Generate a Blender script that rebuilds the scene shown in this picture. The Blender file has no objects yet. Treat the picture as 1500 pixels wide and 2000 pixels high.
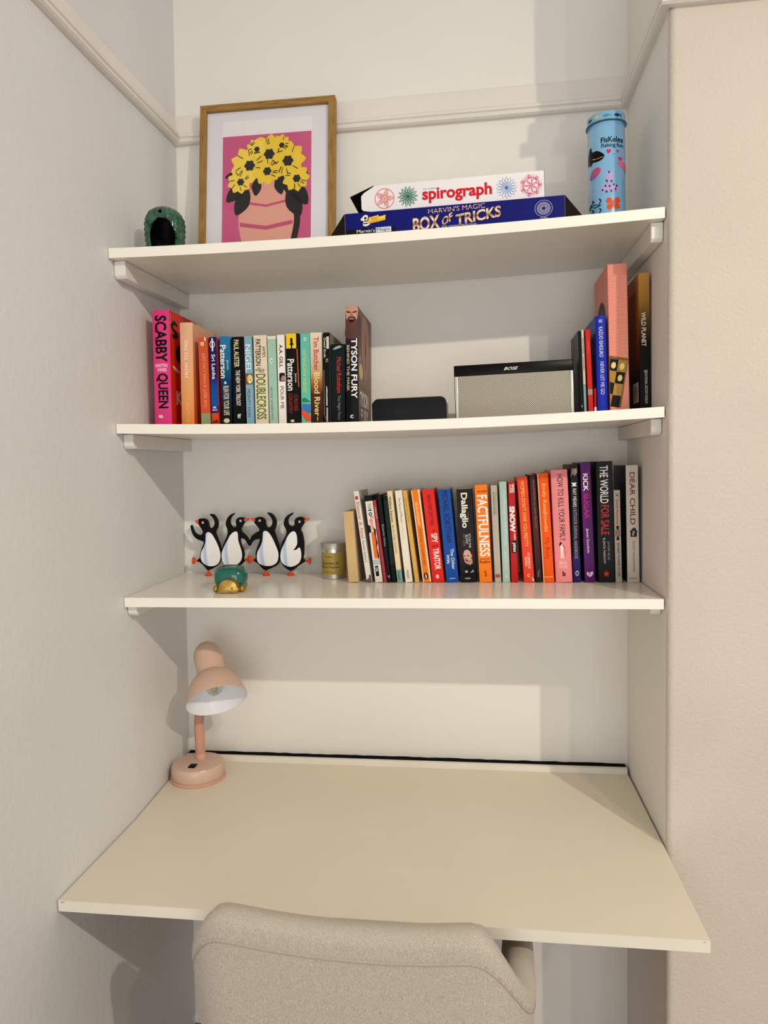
import bpy, bmesh, math, random
from mathutils import Matrix, Vector
from mathutils.geometry import tessellate_polygon

S = bpy.context.scene
COL = S.collection
random.seed(7)

# ------------------------------------------------------------------ camera, world, lamps, exposure
cam_d = bpy.data.cameras.new('camera')
cam = bpy.data.objects.new('camera', cam_d)
COL.objects.link(cam)
cam_d.sensor_fit = 'VERTICAL'
cam_d.sensor_height = 36.0
cam_d.lens = 1389.07 * 36.0 / 2000.0
cam_d.clip_start = 0.02
_R = Vector((0.99130282, 0.12974541, -0.02201925))
_U = Vector((0.01355653, 0.06575147, 0.99774394))
_F = Vector((-0.13090049, 0.98936488, -0.06342072))
cam.matrix_world = Matrix(((_R.x, _U.x, -_F.x, 0.73444),
                           (_R.y, _U.y, -_F.y, -1.72974),
                           (_R.z, _U.z, -_F.z, 1.20480),
                           (0, 0, 0, 1)))
S.camera = cam

world = bpy.data.worlds.new('room_light')
S.world = world
world.use_nodes = True
bg = world.node_tree.nodes['Background']
bg.inputs['Color'].default_value = (1.0, 0.955, 0.89, 1)
bg.inputs['Strength'].default_value = 0.60


def bulb(name, x, y, z, watts, col, radius):
    d = bpy.data.lights.new(name, 'SPOT')          # ceiling spots turned towards the desk
    d.spot_size = math.radians(96)
    d.spot_blend = 1.0
    d.energy = watts
    d.color = col
    d.shadow_soft_size = radius
    o = bpy.data.objects.new(name, d)
    o.location = (x, y, z)
    o.rotation_euler = (Vector((0.45, -0.55, 0.40)) - Vector((x, y, z))).to_track_quat('-Z', 'Y').to_euler()
    COL.objects.link(o)
    return o


bulb('ceiling_spot', 2.316, -2.47, 2.51, 135.0, (1.0, 0.90, 0.72), 0.025)
bulb('ceiling_spot', 1.90, -2.47, 2.51, 33.0, (1.0, 0.90, 0.72), 0.025)

# cool fill added behind the camera to brighten the alcove, for an unseen window
fill_d = bpy.data.lights.new('alcove_fill', 'AREA')
fill_d.shape = 'RECTANGLE'
fill_d.size, fill_d.size_y = 2.4, 1.9
fill_d.energy = 42.0
fill_d.color = (0.95, 0.97, 1.0)
fill = bpy.data.objects.new('alcove_fill', fill_d)
fill.location = (0.9, -4.1, 0.75)
fill.rotation_euler = (math.radians(90), 0, 0)
COL.objects.link(fill)

S.view_settings.view_transform = 'Standard'
S.view_settings.look = 'None'
S.view_settings.gamma = 1.0
S.view_settings.use_curve_mapping = False
S.view_settings.exposure = 0.0


# ------------------------------------------------------------------ helpers
def lin(c):
    o = []
    for v in c[:3]:
        v = v / 255.0
        o.append(v / 12.92 if v <= 0.04045 else ((v + 0.055) / 1.055) ** 2.4)
    return (o[0], o[1], o[2], 1.0)


_mats = {}


def ink_of(c):
    """printed blacks are deep"""
    k = 0.3 + 0.7 * min(1.0, max(c[:3]) / 80.0)
    return tuple(v * k for v in c[:3])



def mat(c, rough=0.5, metal=0.0, spec=0.12, coat=0.0, name=None):
    key = (tuple(c), rough, metal, spec, coat)
    if key in _mats:
        return _mats[key]
    m = bpy.data.materials.new(name or 'paint_%02x%02x%02x' % tuple(int(v) for v in c[:3]))
    m.use_nodes = True
    b = m.node_tree.nodes['Principled BSDF']
    b.inputs['Base Color'].default_value = lin(ink_of(c))
    b.inputs['Roughness'].default_value = rough
    b.inputs['Metallic'].default_value = metal
    b.inputs['Specular IOR Level'].default_value = spec
    b.inputs['Coat Weight'].default_value = coat
    b.inputs['Coat Roughness'].default_value = 0.1
    _mats[key] = m
    return m


def nodes_of(m):
    nt = m.node_tree
    return nt, nt.nodes['Principled BSDF']


def noise_mat(name, c1, c2, scale, rough=0.6, bump=0.0, bscale=None, spec=0.5, detail=4, stretch=(1, 1, 1), dist=0.002):
    m = bpy.data.materials.new(name)
    m.use_nodes = True
    nt, b = nodes_of(m)
    tc = nt.nodes.new('ShaderNodeTexCoord')
    mp = nt.nodes.new('ShaderNodeMapping')
    mp.inputs['Scale'].default_value = stretch
    nt.links.new(tc.outputs['Object'], mp.inputs['Vector'])
    n = nt.nodes.new('ShaderNodeTexNoise')
    n.inputs['Scale'].default_value = scale
    n.inputs['Detail'].default_value = detail
    nt.links.new(mp.outputs[0], n.inputs['Vector'])
    r = nt.nodes.new('ShaderNodeValToRGB')
    r.color_ramp.elements[0].color = lin(c1)
    r.color_ramp.elements[1].color = lin(c2)
    r.color_ramp.elements[0].position = 0.3
    r.color_ramp.elements[1].position = 0.7
    nt.links.new(n.outputs['Fac'], r.inputs['Fac'])
    nt.links.new(r.outputs['Color'], b.inputs['Base Color'])
    b.inputs['Roughness'].default_value = rough
    b.inputs['Specular IOR Level'].default_value = spec
    if bump:
        n2 = nt.nodes.new('ShaderNodeTexNoise')
        n2.inputs['Scale'].default_value = bscale or scale
        n2.inputs['Detail'].default_value = 3
        nt.links.new(mp.outputs[0], n2.inputs['Vector'])
        bp = nt.nodes.new('ShaderNodeBump')
        bp.inputs['Strength'].default_value = bump
        bp.inputs['Distance'].default_value = dist
        nt.links.new(n2.outputs['Fac'], bp.inputs['Height'])
        nt.links.new(bp.outputs['Normal'], b.inputs['Normal'])
    return m


def ramp_mat(stops, rough=0.4, interp='LINEAR', axis='Z'):
    """print that runs along an object: stops = [(position from the bottom 0..1, rgb)]"""
    key = (tuple((p, tuple(c)) for p, c in stops), rough, interp, axis)
    if key in _mats:
        return _mats[key]
    m = bpy.data.materials.new('printed_gradient')
    m.use_nodes = True
    nt, b = nodes_of(m)
    tc = nt.nodes.new('ShaderNodeTexCoord')
    sp = nt.nodes.new('ShaderNodeSeparateXYZ')
    nt.links.new(tc.outputs['Generated'], sp.inputs[0])
    r = nt.nodes.new('ShaderNodeValToRGB')
    r.color_ramp.interpolation = interp
    el = r.color_ramp.elements
    while len(el) < len(stops):
        el.new(0.5)
    for e, (p, c) in zip(el, stops):
        e.position = p
        e.color = lin(ink_of(c))
    nt.links.new(sp.outputs[axis], r.inputs['Fac'])
    nt.links.new(r.outputs['Color'], b.inputs['Base Color'])
    b.inputs['Roughness'].default_value = rough
    b.inputs['Specular IOR Level'].default_value = 0.12
    _mats[key] = m
    return m


def link(name, me, m=None, parent=None, smooth=False):
    o = bpy.data.objects.new(name, me)
    COL.objects.link(o)
    if m is not None:
        for mm in (m if isinstance(m, (list, tuple)) else [m]):
            me.materials.append(mm)
    if parent is not None:
        o.parent = parent
    if smooth:
        for p in me.polygons:
            p.use_smooth = True
        try:
            me.set_sharp_from_angle(angle=math.radians(40))
        except Exception:
            pass
    return o


def bm_obj(name, bm, m=None, parent=None, smooth=False, fix=True):
    if fix:
        bmesh.ops.recalc_face_normals(bm, faces=bm.faces)
    me = bpy.data.meshes.new(name)
    bm.to_mesh(me)
    bm.free()
    return link(name, me, m, parent, smooth)


def thing(name, label, cat, loc=(0, 0, 0), rot=(0, 0, 0), group=None):
    o = bpy.data.objects.new(name, None)
    o.empty_display_size = 0.02
    COL.objects.link(o)
    o.location = loc
    o.rotation_euler = rot
    o['label'] = label
    o['category'] = cat
    if group:
        o['group'] = group
    return o


def structure(o, label=None):
    o['kind'] = 'structure'
    if label:
        o['label'] = label
    return o


def add_box(bm, x0, x1, y0, y1, z0, z1):
    v = [bm.verts.new((x, y, z)) for z in (z0, z1) for y in (y0, y1) for x in (x0, x1)]
    for f in ((0, 2, 3, 1), (4, 5, 7, 6), (0, 1, 5, 4), (1, 3, 7, 5), (3, 2, 6, 7), (2, 0, 4, 6)):
        bm.faces.new([v[i] for i in f])
    return v


def box(name, x0, x1, y0, y1, z0, z1, m, parent=None, bevel=0.0, seg=2):
    bm = bmesh.new()
    add_box(bm, x0, x1, y0, y1, z0, z1)
    if bevel:
        bmesh.ops.bevel(bm, geom=list(bm.edges), offset=bevel, segments=seg, affect='EDGES', profile=0.5)
    return bm_obj(name, bm, m, parent, smooth=bool(bevel))


def prism(name, pts, axis, a, b, m, parent=None, smooth=False, bevel=0.0):
    """closed polygon extruded from a to b along an axis; pts are the other two coordinates in xyz order"""
    bm = bmesh.new()

    def P(p, t):
        return {'x': (t, p[0], p[1]), 'y': (p[0], t, p[1]), 'z': (p[0], p[1], t)}[axis]
    A = [bm.verts.new(P(p, a)) for p in pts]
    B = [bm.verts.new(P(p, b)) for p in pts]
    n = len(pts)
    tris = tessellate_polygon([[Vector((p[0], p[1], 0)) for p in pts]])
    for t in tris:
        bm.faces.new([A[i] for i in t])
        bm.faces.new([B[i] for i in reversed(t)])
    for i in range(n):
        bm.faces.new((A[i], A[(i + 1) % n], B[(i + 1) % n], B[i]))
    if bevel:
        bmesh.ops.recalc_face_normals(bm, faces=bm.faces)
        ed = [e for e in bm.edges if len(e.link_faces) == 2 and e.calc_face_angle(0) > 1.0
              and abs((e.verts[0].co - e.verts[1].co)['xyz'.index(axis)]) < 1e-7]
        bmesh.ops.bevel(bm, geom=ed, offset=bevel, segments=2, affect='EDGES', profile=0.5)
    return bm_obj(name, bm, m, parent, smooth)


def lathe(name, prof, m, parent=None, seg=32, mtx=None, smooth=True):
    """profile of (radius, z) spun about z; closed at radius 0"""
    bm = bmesh.new()
    rings = []
    for r, z in prof:
        if r <= 1e-7:
            rings.append([bm.verts.new((0, 0, z))])
        else:
            rings.append([bm.verts.new((r * math.cos(2 * math.pi * i / seg), r * math.sin(2 * math.pi * i / seg), z)) for i in range(seg)])
    for a, b in zip(rings, rings[1:]):
        for i in range(seg):
            j = (i + 1) % seg
            q = [a[i % len(a)], a[j % len(a)], b[j % len(b)], b[i % len(b)]]
            u = []
            for v in q:
                if v not in u:
                    u.append(v)
            if len(u) > 2:
                bm.faces.new(u)
    if mtx is not None:
        bmesh.ops.transform(bm, matrix=mtx, verts=bm.verts)
    return bm_obj(name, bm, m, parent, smooth)


def add_tube(bm, path, r, seg=8, cap=True):
    rings = []
    path = [Vector(p) for p in path]
    up = Vector((0.13, 0.21, 0.97))
    for i, p in enumerate(path):
        t = (path[min(i + 1, len(path) - 1)] - path[max(i - 1, 0)]).normalized()
        if abs(t.dot(up)) > 0.95:
            up = Vector((1, 0.1, 0.05))
        u = t.cross(up).normalized()
        v = t.cross(u)
        rr = r[i] if isinstance(r, (list, tuple)) else r
        rings.append([bm.verts.new(p + rr * (math.cos(2 * math.pi * k / seg) * u + math.sin(2 * math.pi * k / seg) * v)) for k in range(seg)])
        up = -u.cross(t) if False else up
    for a, b in zip(rings, rings[1:]):
        for k in range(seg):
            bm.faces.new((a[k], a[(k + 1) % seg], b[(k + 1) % seg], b[k]))
    if cap:
        bm.faces.new(rings[0])
        bm.faces.new(list(reversed(rings[-1])))


def tube(name, path, r, m, parent=None, seg=8):
    bm = bmesh.new()
    add_tube(bm, path, r, seg)
    return bm_obj(name, bm, m, parent, True)


def smooth_poly(pts, n=3):
    """Catmull-Rom through a closed ring"""
    out = []
    k = len(pts)
    for i in range(k):
        p0, p1, p2, p3 = (Vector(pts[(i + j - 1) % k]) for j in range(4))
        for s in range(n):
            t = s / n
            out.append(tuple(0.5 * ((2 * p1) + (p2 - p0) * t + (2 * p0 - 5 * p1 + 4 * p2 - p3) * t * t + (3 * p1 - p0 - 3 * p2 + p3) * t ** 3)))
    return out


# ---- flat print: every shape is a list of 2D triangles in its own (a, b) plane, placed by a map function
_text_cache = {}


def text_shape(s, bold=0.0, shear=0.0):
    if 'M' in s:
        bold = 0.0          # the M of this face closes up when it is fattened
    key = (s, bold, shear)
    if key not in _text_cache:
        cu = bpy.data.curves.new('type', 'FONT')
        cu.body = s
        cu.resolution_u = 3
        cu.offset = bold
        cu.shear = shear
        ob = bpy.data.objects.new('type', cu)
        COL.objects.link(ob)
        dg = bpy.context.evaluated_depsgraph_get()
        me = bpy.data.meshes.new_from_object(ob.evaluated_get(dg))
        V = [(v.co.x, v.co.y) for v in me.vertices]
        Fc = [tuple(p.vertices) for p in me.polygons]
        bpy.data.meshes.remove(me)
        bpy.data.objects.remove(ob)
        bpy.data.curves.remove(cu)
        xs = [v[0] for v in V]
        ys = [v[1] for v in V]
        w, h = max(xs) - min(xs), max(ys) - min(ys)
        V = [((x - min(xs)) / w, (y - min(ys)) / h) for x, y in V]
        _text_cache[key] = (V, Fc)
    return _text_cache[key]


def poly_shape(pts):
    return (list(pts), [tuple(t) for t in tessellate_polygon([[Vector((p[0], p[1], 0)) for p in pts]])])


def rect_shape():
    return ([(0, 0), (1, 0), (1, 1), (0, 1)], [(0, 1, 2, 3)])


def disc_shape(n=20):
    return ([(0.5 + 0.5 * math.cos(2 * math.pi * i / n), 0.5 + 0.5 * math.sin(2 * math.pi * i / n)) for i in range(n)], [tuple(range(n))])


def ring_shape(n=24, inner=0.78):
    V, F = [], []
    for i in range(n):
        a = 2 * math.pi * i / n
        V += [(0.5 + 0.5 * math.cos(a), 0.5 + 0.5 * math.sin(a)), (0.5 + 0.5 * inner * math.cos(a), 0.5 + 0.5 * inner * math.sin(a))]
    for i in range(n):
        j = (i + 1) % n
        F.append((2 * i, 2 * j, 2 * j + 1, 2 * i + 1))
    return V, F


def line_shape(pts, w, closed=True):
    V, F = [], []
    n = len(pts)
    for i in range(n):
        p = Vector(pts[i])
        q = Vector(pts[(i + 1) % n]) if (closed or i < n - 1) else p
        o = Vector(pts[i - 1]) if (closed or i > 0) else p
        d = q - o
        if d.length < 1e-9:
            d = Vector((1, 0))
        d.normalize()
        nn = Vector((-d.y, d.x)) * w / 2
        V += [tuple(p + nn), tuple(p - nn)]
    for i in range(n if closed else n - 1):
        j = (i + 1) % n
        F.append((2 * i, 2 * i + 1, 2 * j + 1, 2 * j))
    return V, F


def merge(*shapes):
    V, F = [], []
    for v, f in shapes:
        k = len(V)
        V += list(v)
        F += [tuple(i + k for i in t) for t in f]
    return V, F


def finer(shape, n=3, lim=0.09):
    """split every face so that a print can wrap round a curved surface"""
    V = [tuple(v) for v in shape[0]]
    T = []
    for f in shape[1]:
        for k in range(1, len(f) - 1):
            T.append((f[0], f[k], f[k + 1]))
    for _ in range(n):
        mid, N = {}, []

        def m(i, j):
            key = (min(i, j), max(i, j))
            if key not in mid:
                mid[key] = len(V)
                V.append(((V[i][0] + V[j][0]) / 2, (V[i][1] + V[j][1]) / 2))
            return mid[key]
        for a, b, c in T:
            if max(abs(V[a][q] - V[b][q]) for q in (0, 1)) < lim and max(abs(V[b][q] - V[c][q]) for q in (0, 1)) < lim and max(abs(V[c][q] - V[a][q]) for q in (0, 1)) < lim:
                N.append((a, b, c))
                continue
            ab, bc, ca = m(a, b), m(b, c), m(c, a)
            N += [(a, ab, ca), (ab, b, bc), (ca, bc, c), (ab, bc, ca)]
        T = N
    return V, T


def moved(shape, x0, x1, y0, y1):
    return [(x0 + a * (x1 - x0), y0 + b * (y1 - y0)) for a, b in shape[0]], shape[1]


def printed(name, shape, m, parent, fn):
    me = bpy.data.meshes.new(name)
    me.from_pydata([fn(a, b) for a, b in shape[0]], [], shape[1])
    return link(name, me, m, parent)


INK = 0.00035


def spine_fn(h, t, u0, u1, v0, v1, d, prof):
    """u runs from the top of a spine, v from its left edge; d: 'd' reads down, 'u' reads up, 'h' level"""
    def fn(a, b):
        if d == 'd':
            u, v = u0 + a * (u1 - u0), v0 + b * (v1 - v0)
        elif d == 'u':
            u, v = u1 - a * (u1 - u0), v1 - b * (v1 - v0)
        else:
            u, v = u1 - b * (u1 - u0), v0 + a * (v1 - v0)
        x = v * t
        return (x, prof(x) - INK, h * (1 - u))
    return fn


PAPER = noise_mat('book_pages', (205, 188, 155), (232, 220, 192), 40, rough=0.9, stretch=(120, 1, 1), spec=0.1)
PAPER_TAN = noise_mat('browned_pages', (196, 164, 112), (214, 184, 132), 30, rough=0.9, stretch=(60, 1, 1), spec=0.1)


def make_book(label, group, x, y, z, t, h, lean, d, cover, hard=False, side=None, turned=False, rough=0.35, pages=None, rz=0.0):
    """spine faces the room (-y); origin at its lower left front corner"""
    b = thing('book', label, 'book', (x, y, z), (0, lean, rz), group)
    c = 0.0022 if hard else 0.0008
    bul = 0.0025 if hard else 0.0
    r = 0.0012

    def prof(px):
        q = min(max(px / t, 0), 1)
        return -bul * math.sin(math.pi * q)
    if turned:                                    # fore-edge outwards, spine at the wall
        pts = [(0, 0), (c, 0), (c, d - c), (t - c, d - c), (t - c, 0), (t, 0), (t, d), (0, d)]
    else:
        pts = [(0, d), (0, r * 1.2), (r * 0.35, r * 0.3)]
        n = 6 if hard else 2
        pts += [(r + (t - 2 * r) * i / n, prof(r + (t - 2 * r) * i / n)) for i in range(n + 1)]
        pts += [(t - r * 0.35, r * 0.3), (t, r * 1.2), (t, d), (t - c, d), (t - c, c + 0.001), (c, c + 0.001), (c, d)]
    cm = cover if not isinstance(cover, (tuple, list)) else mat(cover, rough)
    o = prism('cover', pts, 'z', 0, h, cm, b, smooth=False)
    if side is not None:
        sm = side if not isinstance(side, (tuple, list)) else mat(side, rough)
        o.data.materials.append(sm)
        for p in o.data.polygons:
            if abs(p.normal.x) > 0.95 and p.area > 0.3 * d * h:
                p.material_index = 1
    iv = 0.003 if hard else 0.0004
    y0, y1 = (0.0006, d - c - 0.0004) if turned else (c + 0.0012, d - (0.003 if hard else 0.0004))
    box('pages', c + 0.0001, t - c - 0.0001, y0, y1, iv, h - iv, pages or (PAPER_TAN if turned else PAPER), b)
    return b, h, t, prof


def seen(bk, u):
    """spines on the raised middle shelf: u was taken down to the shelf edge, 9 mm above their feet"""
    return u * (1 - 0.009 / bk[1]) if bk[0].location.z > 1.2 else u


def spine_text(bk, s, u0, u1, v0, v1, col, d='d', bold=0.012, shear=0.0, name='title_lettering'):
    b, h, t, prof = bk
    m = mat(col, 0.45)
    sh = text_shape(s, bold, shear)
    if prof(t / 2) < -0.001:
        sh = finer(sh, 3, 0.13)
    return printed(name, sh, m, b, spine_fn(h, t, seen(bk, u0), seen(bk, u1), v0, v1, d, prof))


def spine_mark(bk, name, shape, u0, u1, v0, v1, m, lift=0.0):
    b, h, t, prof = bk
    f0 = spine_fn(h, t, seen(bk, u0), seen(bk, u1), v0, v1, 'h', prof)
    if prof(t / 2) < -0.001:
        shape = finer(shape, 3, 0.2)
    if not isinstance(m, bpy.types.Material):
        m = mat(m, 0.45)
    return printed(name, shape, m, b, lambda a, q: (f0(a, q)[0], f0(a, q)[1] + 0.00018 - lift, f0(a, q)[2]))


def side_mark(bk, name, shape, y0, y1, u0, u1, m, right=True):
    """flat print on a board: y measured back from the spine, u down from the top"""
    b, h, t, prof = bk
    if not isinstance(m, bpy.types.Material):
        m = mat(m, 0.45)
    xx = t + INK if right else -INK
    return printed(name, shape, m, b, lambda a, q: (xx, y0 + (a if right else 1 - a) * (y1 - y0), h * (1 - (u1 - q * (u1 - u0)))))


# ------------------------------------------------------------------ the setting
W = 1.083
DEPTH = 0.3616
FLOOR = -0.27
TOP = 2.95


def left_x(y, z):
    """the old plaster of the left wall is out of plumb towards the corner"""
    c = 0.012 - 0.0185 * (2.2 - z)
    return c * max(0.0, 1 + y / 0.346)


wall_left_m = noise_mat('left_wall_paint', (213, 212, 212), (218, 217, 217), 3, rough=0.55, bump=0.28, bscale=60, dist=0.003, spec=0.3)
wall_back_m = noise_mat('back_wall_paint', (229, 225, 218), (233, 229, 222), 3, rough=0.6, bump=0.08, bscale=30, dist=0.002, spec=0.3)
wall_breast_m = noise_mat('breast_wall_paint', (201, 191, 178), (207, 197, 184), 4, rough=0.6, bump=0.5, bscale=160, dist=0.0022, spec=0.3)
trim_m = noise_mat('trim_gloss_paint', (222, 216, 208), (227, 221, 213), 5, rough=0.35, bump=0.05, bscale=60)
board_m = noise_mat('white_melamine', (232, 227, 216), (235, 230, 219), 6, rough=0.22, spec=0.5)
edge_m = noise_mat('white_edge_banding', (240, 235, 224), (244, 239, 228), 8, rough=0.4)
batten_m = noise_mat('painted_batten', (222, 218, 212), (230, 226, 220), 14, rough=0.5, bump=0.1, bscale=60)

# left wall: a slab whose face follows left_x
bm = bmesh.new()
ys = [-4.2, -2.0, -1.0, -0.346, -0.25, -0.15, -0.07, 0.0, 0.1]
zs = [FLOOR + (TOP - FLOOR) * i / 12 for i in range(13)]
grid = [[bm.verts.new((left_x(min(y, 0), z), y, z)) for z in zs] for y in ys]
back = [[bm.verts.new((-0.15, y, z)) for z in zs] for y in ys]
for i in range(len(ys) - 1):
    for j in range(len(zs) - 1):
        bm.faces.new((grid[i][j], grid[i + 1][j], grid[i + 1][j + 1], grid[i][j + 1]))
        bm.faces.new((back[i][j], back[i][j + 1], back[i + 1][j + 1], back[i + 1][j]))
for i in range(len(ys) - 1):
    bm.faces.new((grid[i][0], back[i][0], back[i + 1][0], grid[i + 1][0]))
    bm.faces.new((grid[i][-1], grid[i + 1][-1], back[i + 1][-1], back[i][-1]))
for j in range(len(zs) - 1):
    bm.faces.new((grid[0][j], grid[0][j + 1], back[0][j + 1], back[0][j]))
    bm.faces.new((grid[-1][j], back[-1][j], back[-1][j + 1], grid[-1][j + 1]))
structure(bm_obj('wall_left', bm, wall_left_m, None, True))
structure(box('wall_back', -0.15, 1.25, 0.0, 0.12, FLOOR, TOP, wall_back_m))
# alcove return with its rounded plaster corner, and the chimney breast front, as two slabs
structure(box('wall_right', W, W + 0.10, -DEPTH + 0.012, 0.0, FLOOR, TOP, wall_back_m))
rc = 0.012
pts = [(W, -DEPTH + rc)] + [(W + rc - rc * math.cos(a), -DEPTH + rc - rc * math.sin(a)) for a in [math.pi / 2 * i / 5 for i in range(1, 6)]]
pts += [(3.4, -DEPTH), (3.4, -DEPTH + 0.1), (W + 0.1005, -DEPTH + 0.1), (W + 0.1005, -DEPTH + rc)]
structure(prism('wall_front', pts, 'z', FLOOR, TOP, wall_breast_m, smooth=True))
floor_m = noise_mat('floor_boards', (120, 96, 74), (150, 122, 95), 6, rough=0.5, stretch=(1, 12, 1))
structure(box('floor', -0.15, 3.4, -4.2, 0.12, FLOOR - 0.05, FLOOR, floor_m))

# picture rail, profile as (out from the wall, height)
RZ = 2.004
rail = [(0, 0), (0.011, 0.0), (0.016, 0.0035), (0.017, 0.0085), (0.013, 0.0105), (0.012, 0.0135), (0.016, 0.0155), (0.017, 0.021), (0.013, 0.0255), (0.0065, 0.027)]
rail_back = rail + [(0.0055, 0.028), (0.0055, 0.068), (0.003, 0.071), (0, 0.071)]
rail_side = rail + [(0.003, 0.029), (0.0028, 0.060), (0, 0.062)]
lx = left_x(0, RZ)
structure(prism('trim_1', [(-o, RZ + h) for o, h in rail_back], 'x', lx, W, trim_m, smooth=False))


def side_rail(name, n, sgn, xw, y0, y1):
    bm = bmesh.new()
    R0, R1 = [], []
    for o, h in n:
        R0.append(bm.verts.new((xw(y0, RZ + h) + sgn * o, y0, RZ - 0.0004 + h)))
        R1.append(bm.verts.new((xw(y1, RZ + h) + sgn * o, y1, RZ - 0.0004 + h)))
    k = len(n)
    for i in range(k):
        bm.faces.new((R0[i], R0[(i + 1) % k], R1[(i + 1) % k], R1[i]))
    for ring in (R0, R1):
        for t in tessellate_polygon([[Vector((v.co.x, v.co.z, 0)) for v in ring]]):
            bm.faces.new([ring[i] for i in t])
    return structure(bm_obj(name, bm, trim_m))


bm = bmesh.new()
ysr = [-4.2, -0.346, -0.2, -0.1, 0.0]
rings = []
for y in ysr:
    rings.append([bm.verts.new((left_x(y, RZ + h) + o - (0.0008 if o == 0 else 0), y, RZ - 0.0004 + h)) for o, h in rail_side])
k = len(rail_side)
for a, b in zip(rings, rings[1:]):
    for i in range(k):
        bm.faces.new((a[i], a[(i + 1) % k], b[(i + 1) % k], b[i]))
structure(bm_obj('trim_2', bm, trim_m))
side_rail('trim_3', rail_side, -1, lambda y, z: W, -DEPTH - 0.012, 0.0)
structure(prism('trim_4', [(-DEPTH - o, RZ - 0.0008 + h) for o, h in rail + [(0, 0.027)]], 'x', W - 0.0165, 3.4, trim_m))
structure(prism('trim_5', [(-DEPTH + 0.001, RZ + 0.0264), (-DEPTH - 0.003, RZ + 0.0264), (-DEPTH - 0.0028, RZ + 0.060), (-DEPTH + 0.001, RZ + 0.062)], 'x', W - 0.0026, 3.4, trim_m))

# ------------------------------------------------------------------ shelves
SD = 0.3458
TH = 0.0195


def s1(x, y=-SD):
    q = x / 1.08
    base = 1.6575 + 0.0085 * q + 0.007 * (1 + y / SD)
    return base - 0.0085 * 4 * q * (1 - q)


def s2(x, y=-SD):
    q = x / 1.08
    return 1.3047 - 0.0105 * 4 * q * (1 - q)


def s3(x, y=-SD):
    return 0.9443


def rest(fn, x0, x1, y):
    """height and roll of something rigid resting on a sagging board between x0 and x1"""
    a, b = fn(x0, y), fn(x1, y)
    return a, -math.atan((b - a) / (x1 - x0))


TILT1 = math.atan(0.007 / SD)


def shelf(label, fn, th=TH):
    root = thing('shelf', label, 'shelf', (0, 0, 0), (0, 0, 0), 'alcove shelves')
    n = 36
    for name, ya, yb, m in (('board', -SD + 0.0012, -0.0008, board_m), ('edge_strip', -SD, -SD + 0.0012, edge_m)):
        bm = bmesh.new()
        rows = []
        for i in range(n + 1):
            q = i / n
            row = []
            for y, dz in ((ya, 0), (yb, 0), (yb, -th), (ya, -th)):
                x0 = left_x(y, fn(0.0, y)) + 0.0015
                x = x0 + (W - 0.003 - x0) * q
                row.append(bm.verts.new((x, y, fn(x, y) + dz)))
            rows.append(row)
        for a, b in zip(rows, rows[1:]):
            for k in range(4):
                bm.faces.new((a[k], a[(k + 1) % 4], b[(k + 1) % 4], b[k]))
        bm.faces.new(rows[0])
        bm.faces.new(list(reversed(rows[-1])))
        bm_obj(name, bm, m, root)
    return root


def batten(root, fn, left, y_front, w=0.022, hh=0.038, th=TH, cham=0.012):
    bm = bmesh.new()
    z1f = fn(0.012 if left else 1.07, y_front) - th - 0.0006
    z1b = fn(0.012 if left else 1.07, 0) - th - 0.0006
    prof = [(y_front, z1f), (-0.001, z1b), (-0.001, z1b - hh), (y_front + cham * 0.5, z1f - hh), (y_front, z1f - hh + cham * 0.5)]
    A, B = [], []
    for y, z in prof:
        xw = left_x(y, z) + 0.001 if left else W - 0.001
        A.append(bm.verts.new((xw, y, z)))
        B.append(bm.verts.new((xw + (w if left else -w), y, z)))
    k = len(prof)
    for i in range(k):
        bm.faces.new((A[i], A[(i + 1) % k], B[(i + 1) % k], B[i]))
    bm.faces.new(A)
    bm.faces.new(list(reversed(B)))
    bmesh.ops.recalc_face_normals(bm, faces=bm.faces)
    bmesh.ops.bevel(bm, geom=list(bm.edges), offset=0.0012, segments=1, affect='EDGES')
    return bm_obj('batten', bm, batten_m, root)


sh1 = shelf('topmost white wall shelf, holding the framed print and the game boxes', s1)
batten(sh1, s1, True, -0.325, 0.024, 0.035)
batten(sh1, s1, False, -0.325, 0.022, 0.035)
sh2 = shelf('middle white wall shelf, sagging under books and a loudspeaker', s2)
batten(sh2, s2, True, -0.318, 0.022, 0.03)
batten(sh2, s2, False, -0.318, 0.020, 0.03)
sh3 = shelf('lowest white wall shelf, glossy, with penguins and a long book row', s3)
batten(sh3, s3, True, -0.332, 0.020, 0.021)
batten(sh3, s3, False, -0.318, 0.020, 0.016)

# ------------------------------------------------------------------ desk
DZ = 0.4666
DD = 0.6265
desk_m = noise_mat('cream_laminate', (224, 214, 194), (228, 218, 199), 5, rough=0.42, spec=0.35)
desk_edge_m = noise_mat('desk_edge_banding', (222, 214, 199), (228, 220, 205), 10, rough=0.5)
chip_m = noise_mat('chipped_chipboard', (150, 128, 98), (188, 168, 138), 300, rough=0.9)
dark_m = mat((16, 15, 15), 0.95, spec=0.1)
desk = thing('desk', 'wide cream built-in desk top spanning the alcove under the shelves', 'desk')
yb = -0.034
dpts = [(left_x(-DD, DZ) + 0.003, -DD + 0.001), (1.0800, -DD + 0.001), (1.0795, -DEPTH), (1.0775, yb), (left_x(yb, DZ) + 0.004, yb), (left_x(-0.2, DZ) + 0.0035, -0.2), (left_x(-0.346, DZ) + 0.003, -0.346)]
prism('desktop_board', dpts, 'z', DZ - 0.0195, DZ, desk_m, desk)
prism('front_edge', [(dpts[0][0], -DD), (1.0800, -DD), (1.0800, -DD + 0.0009), (dpts[0][0], -DD + 0.0009)], 'z', DZ - 0.0195, DZ - 0.0003, desk_edge_m, desk)
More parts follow.
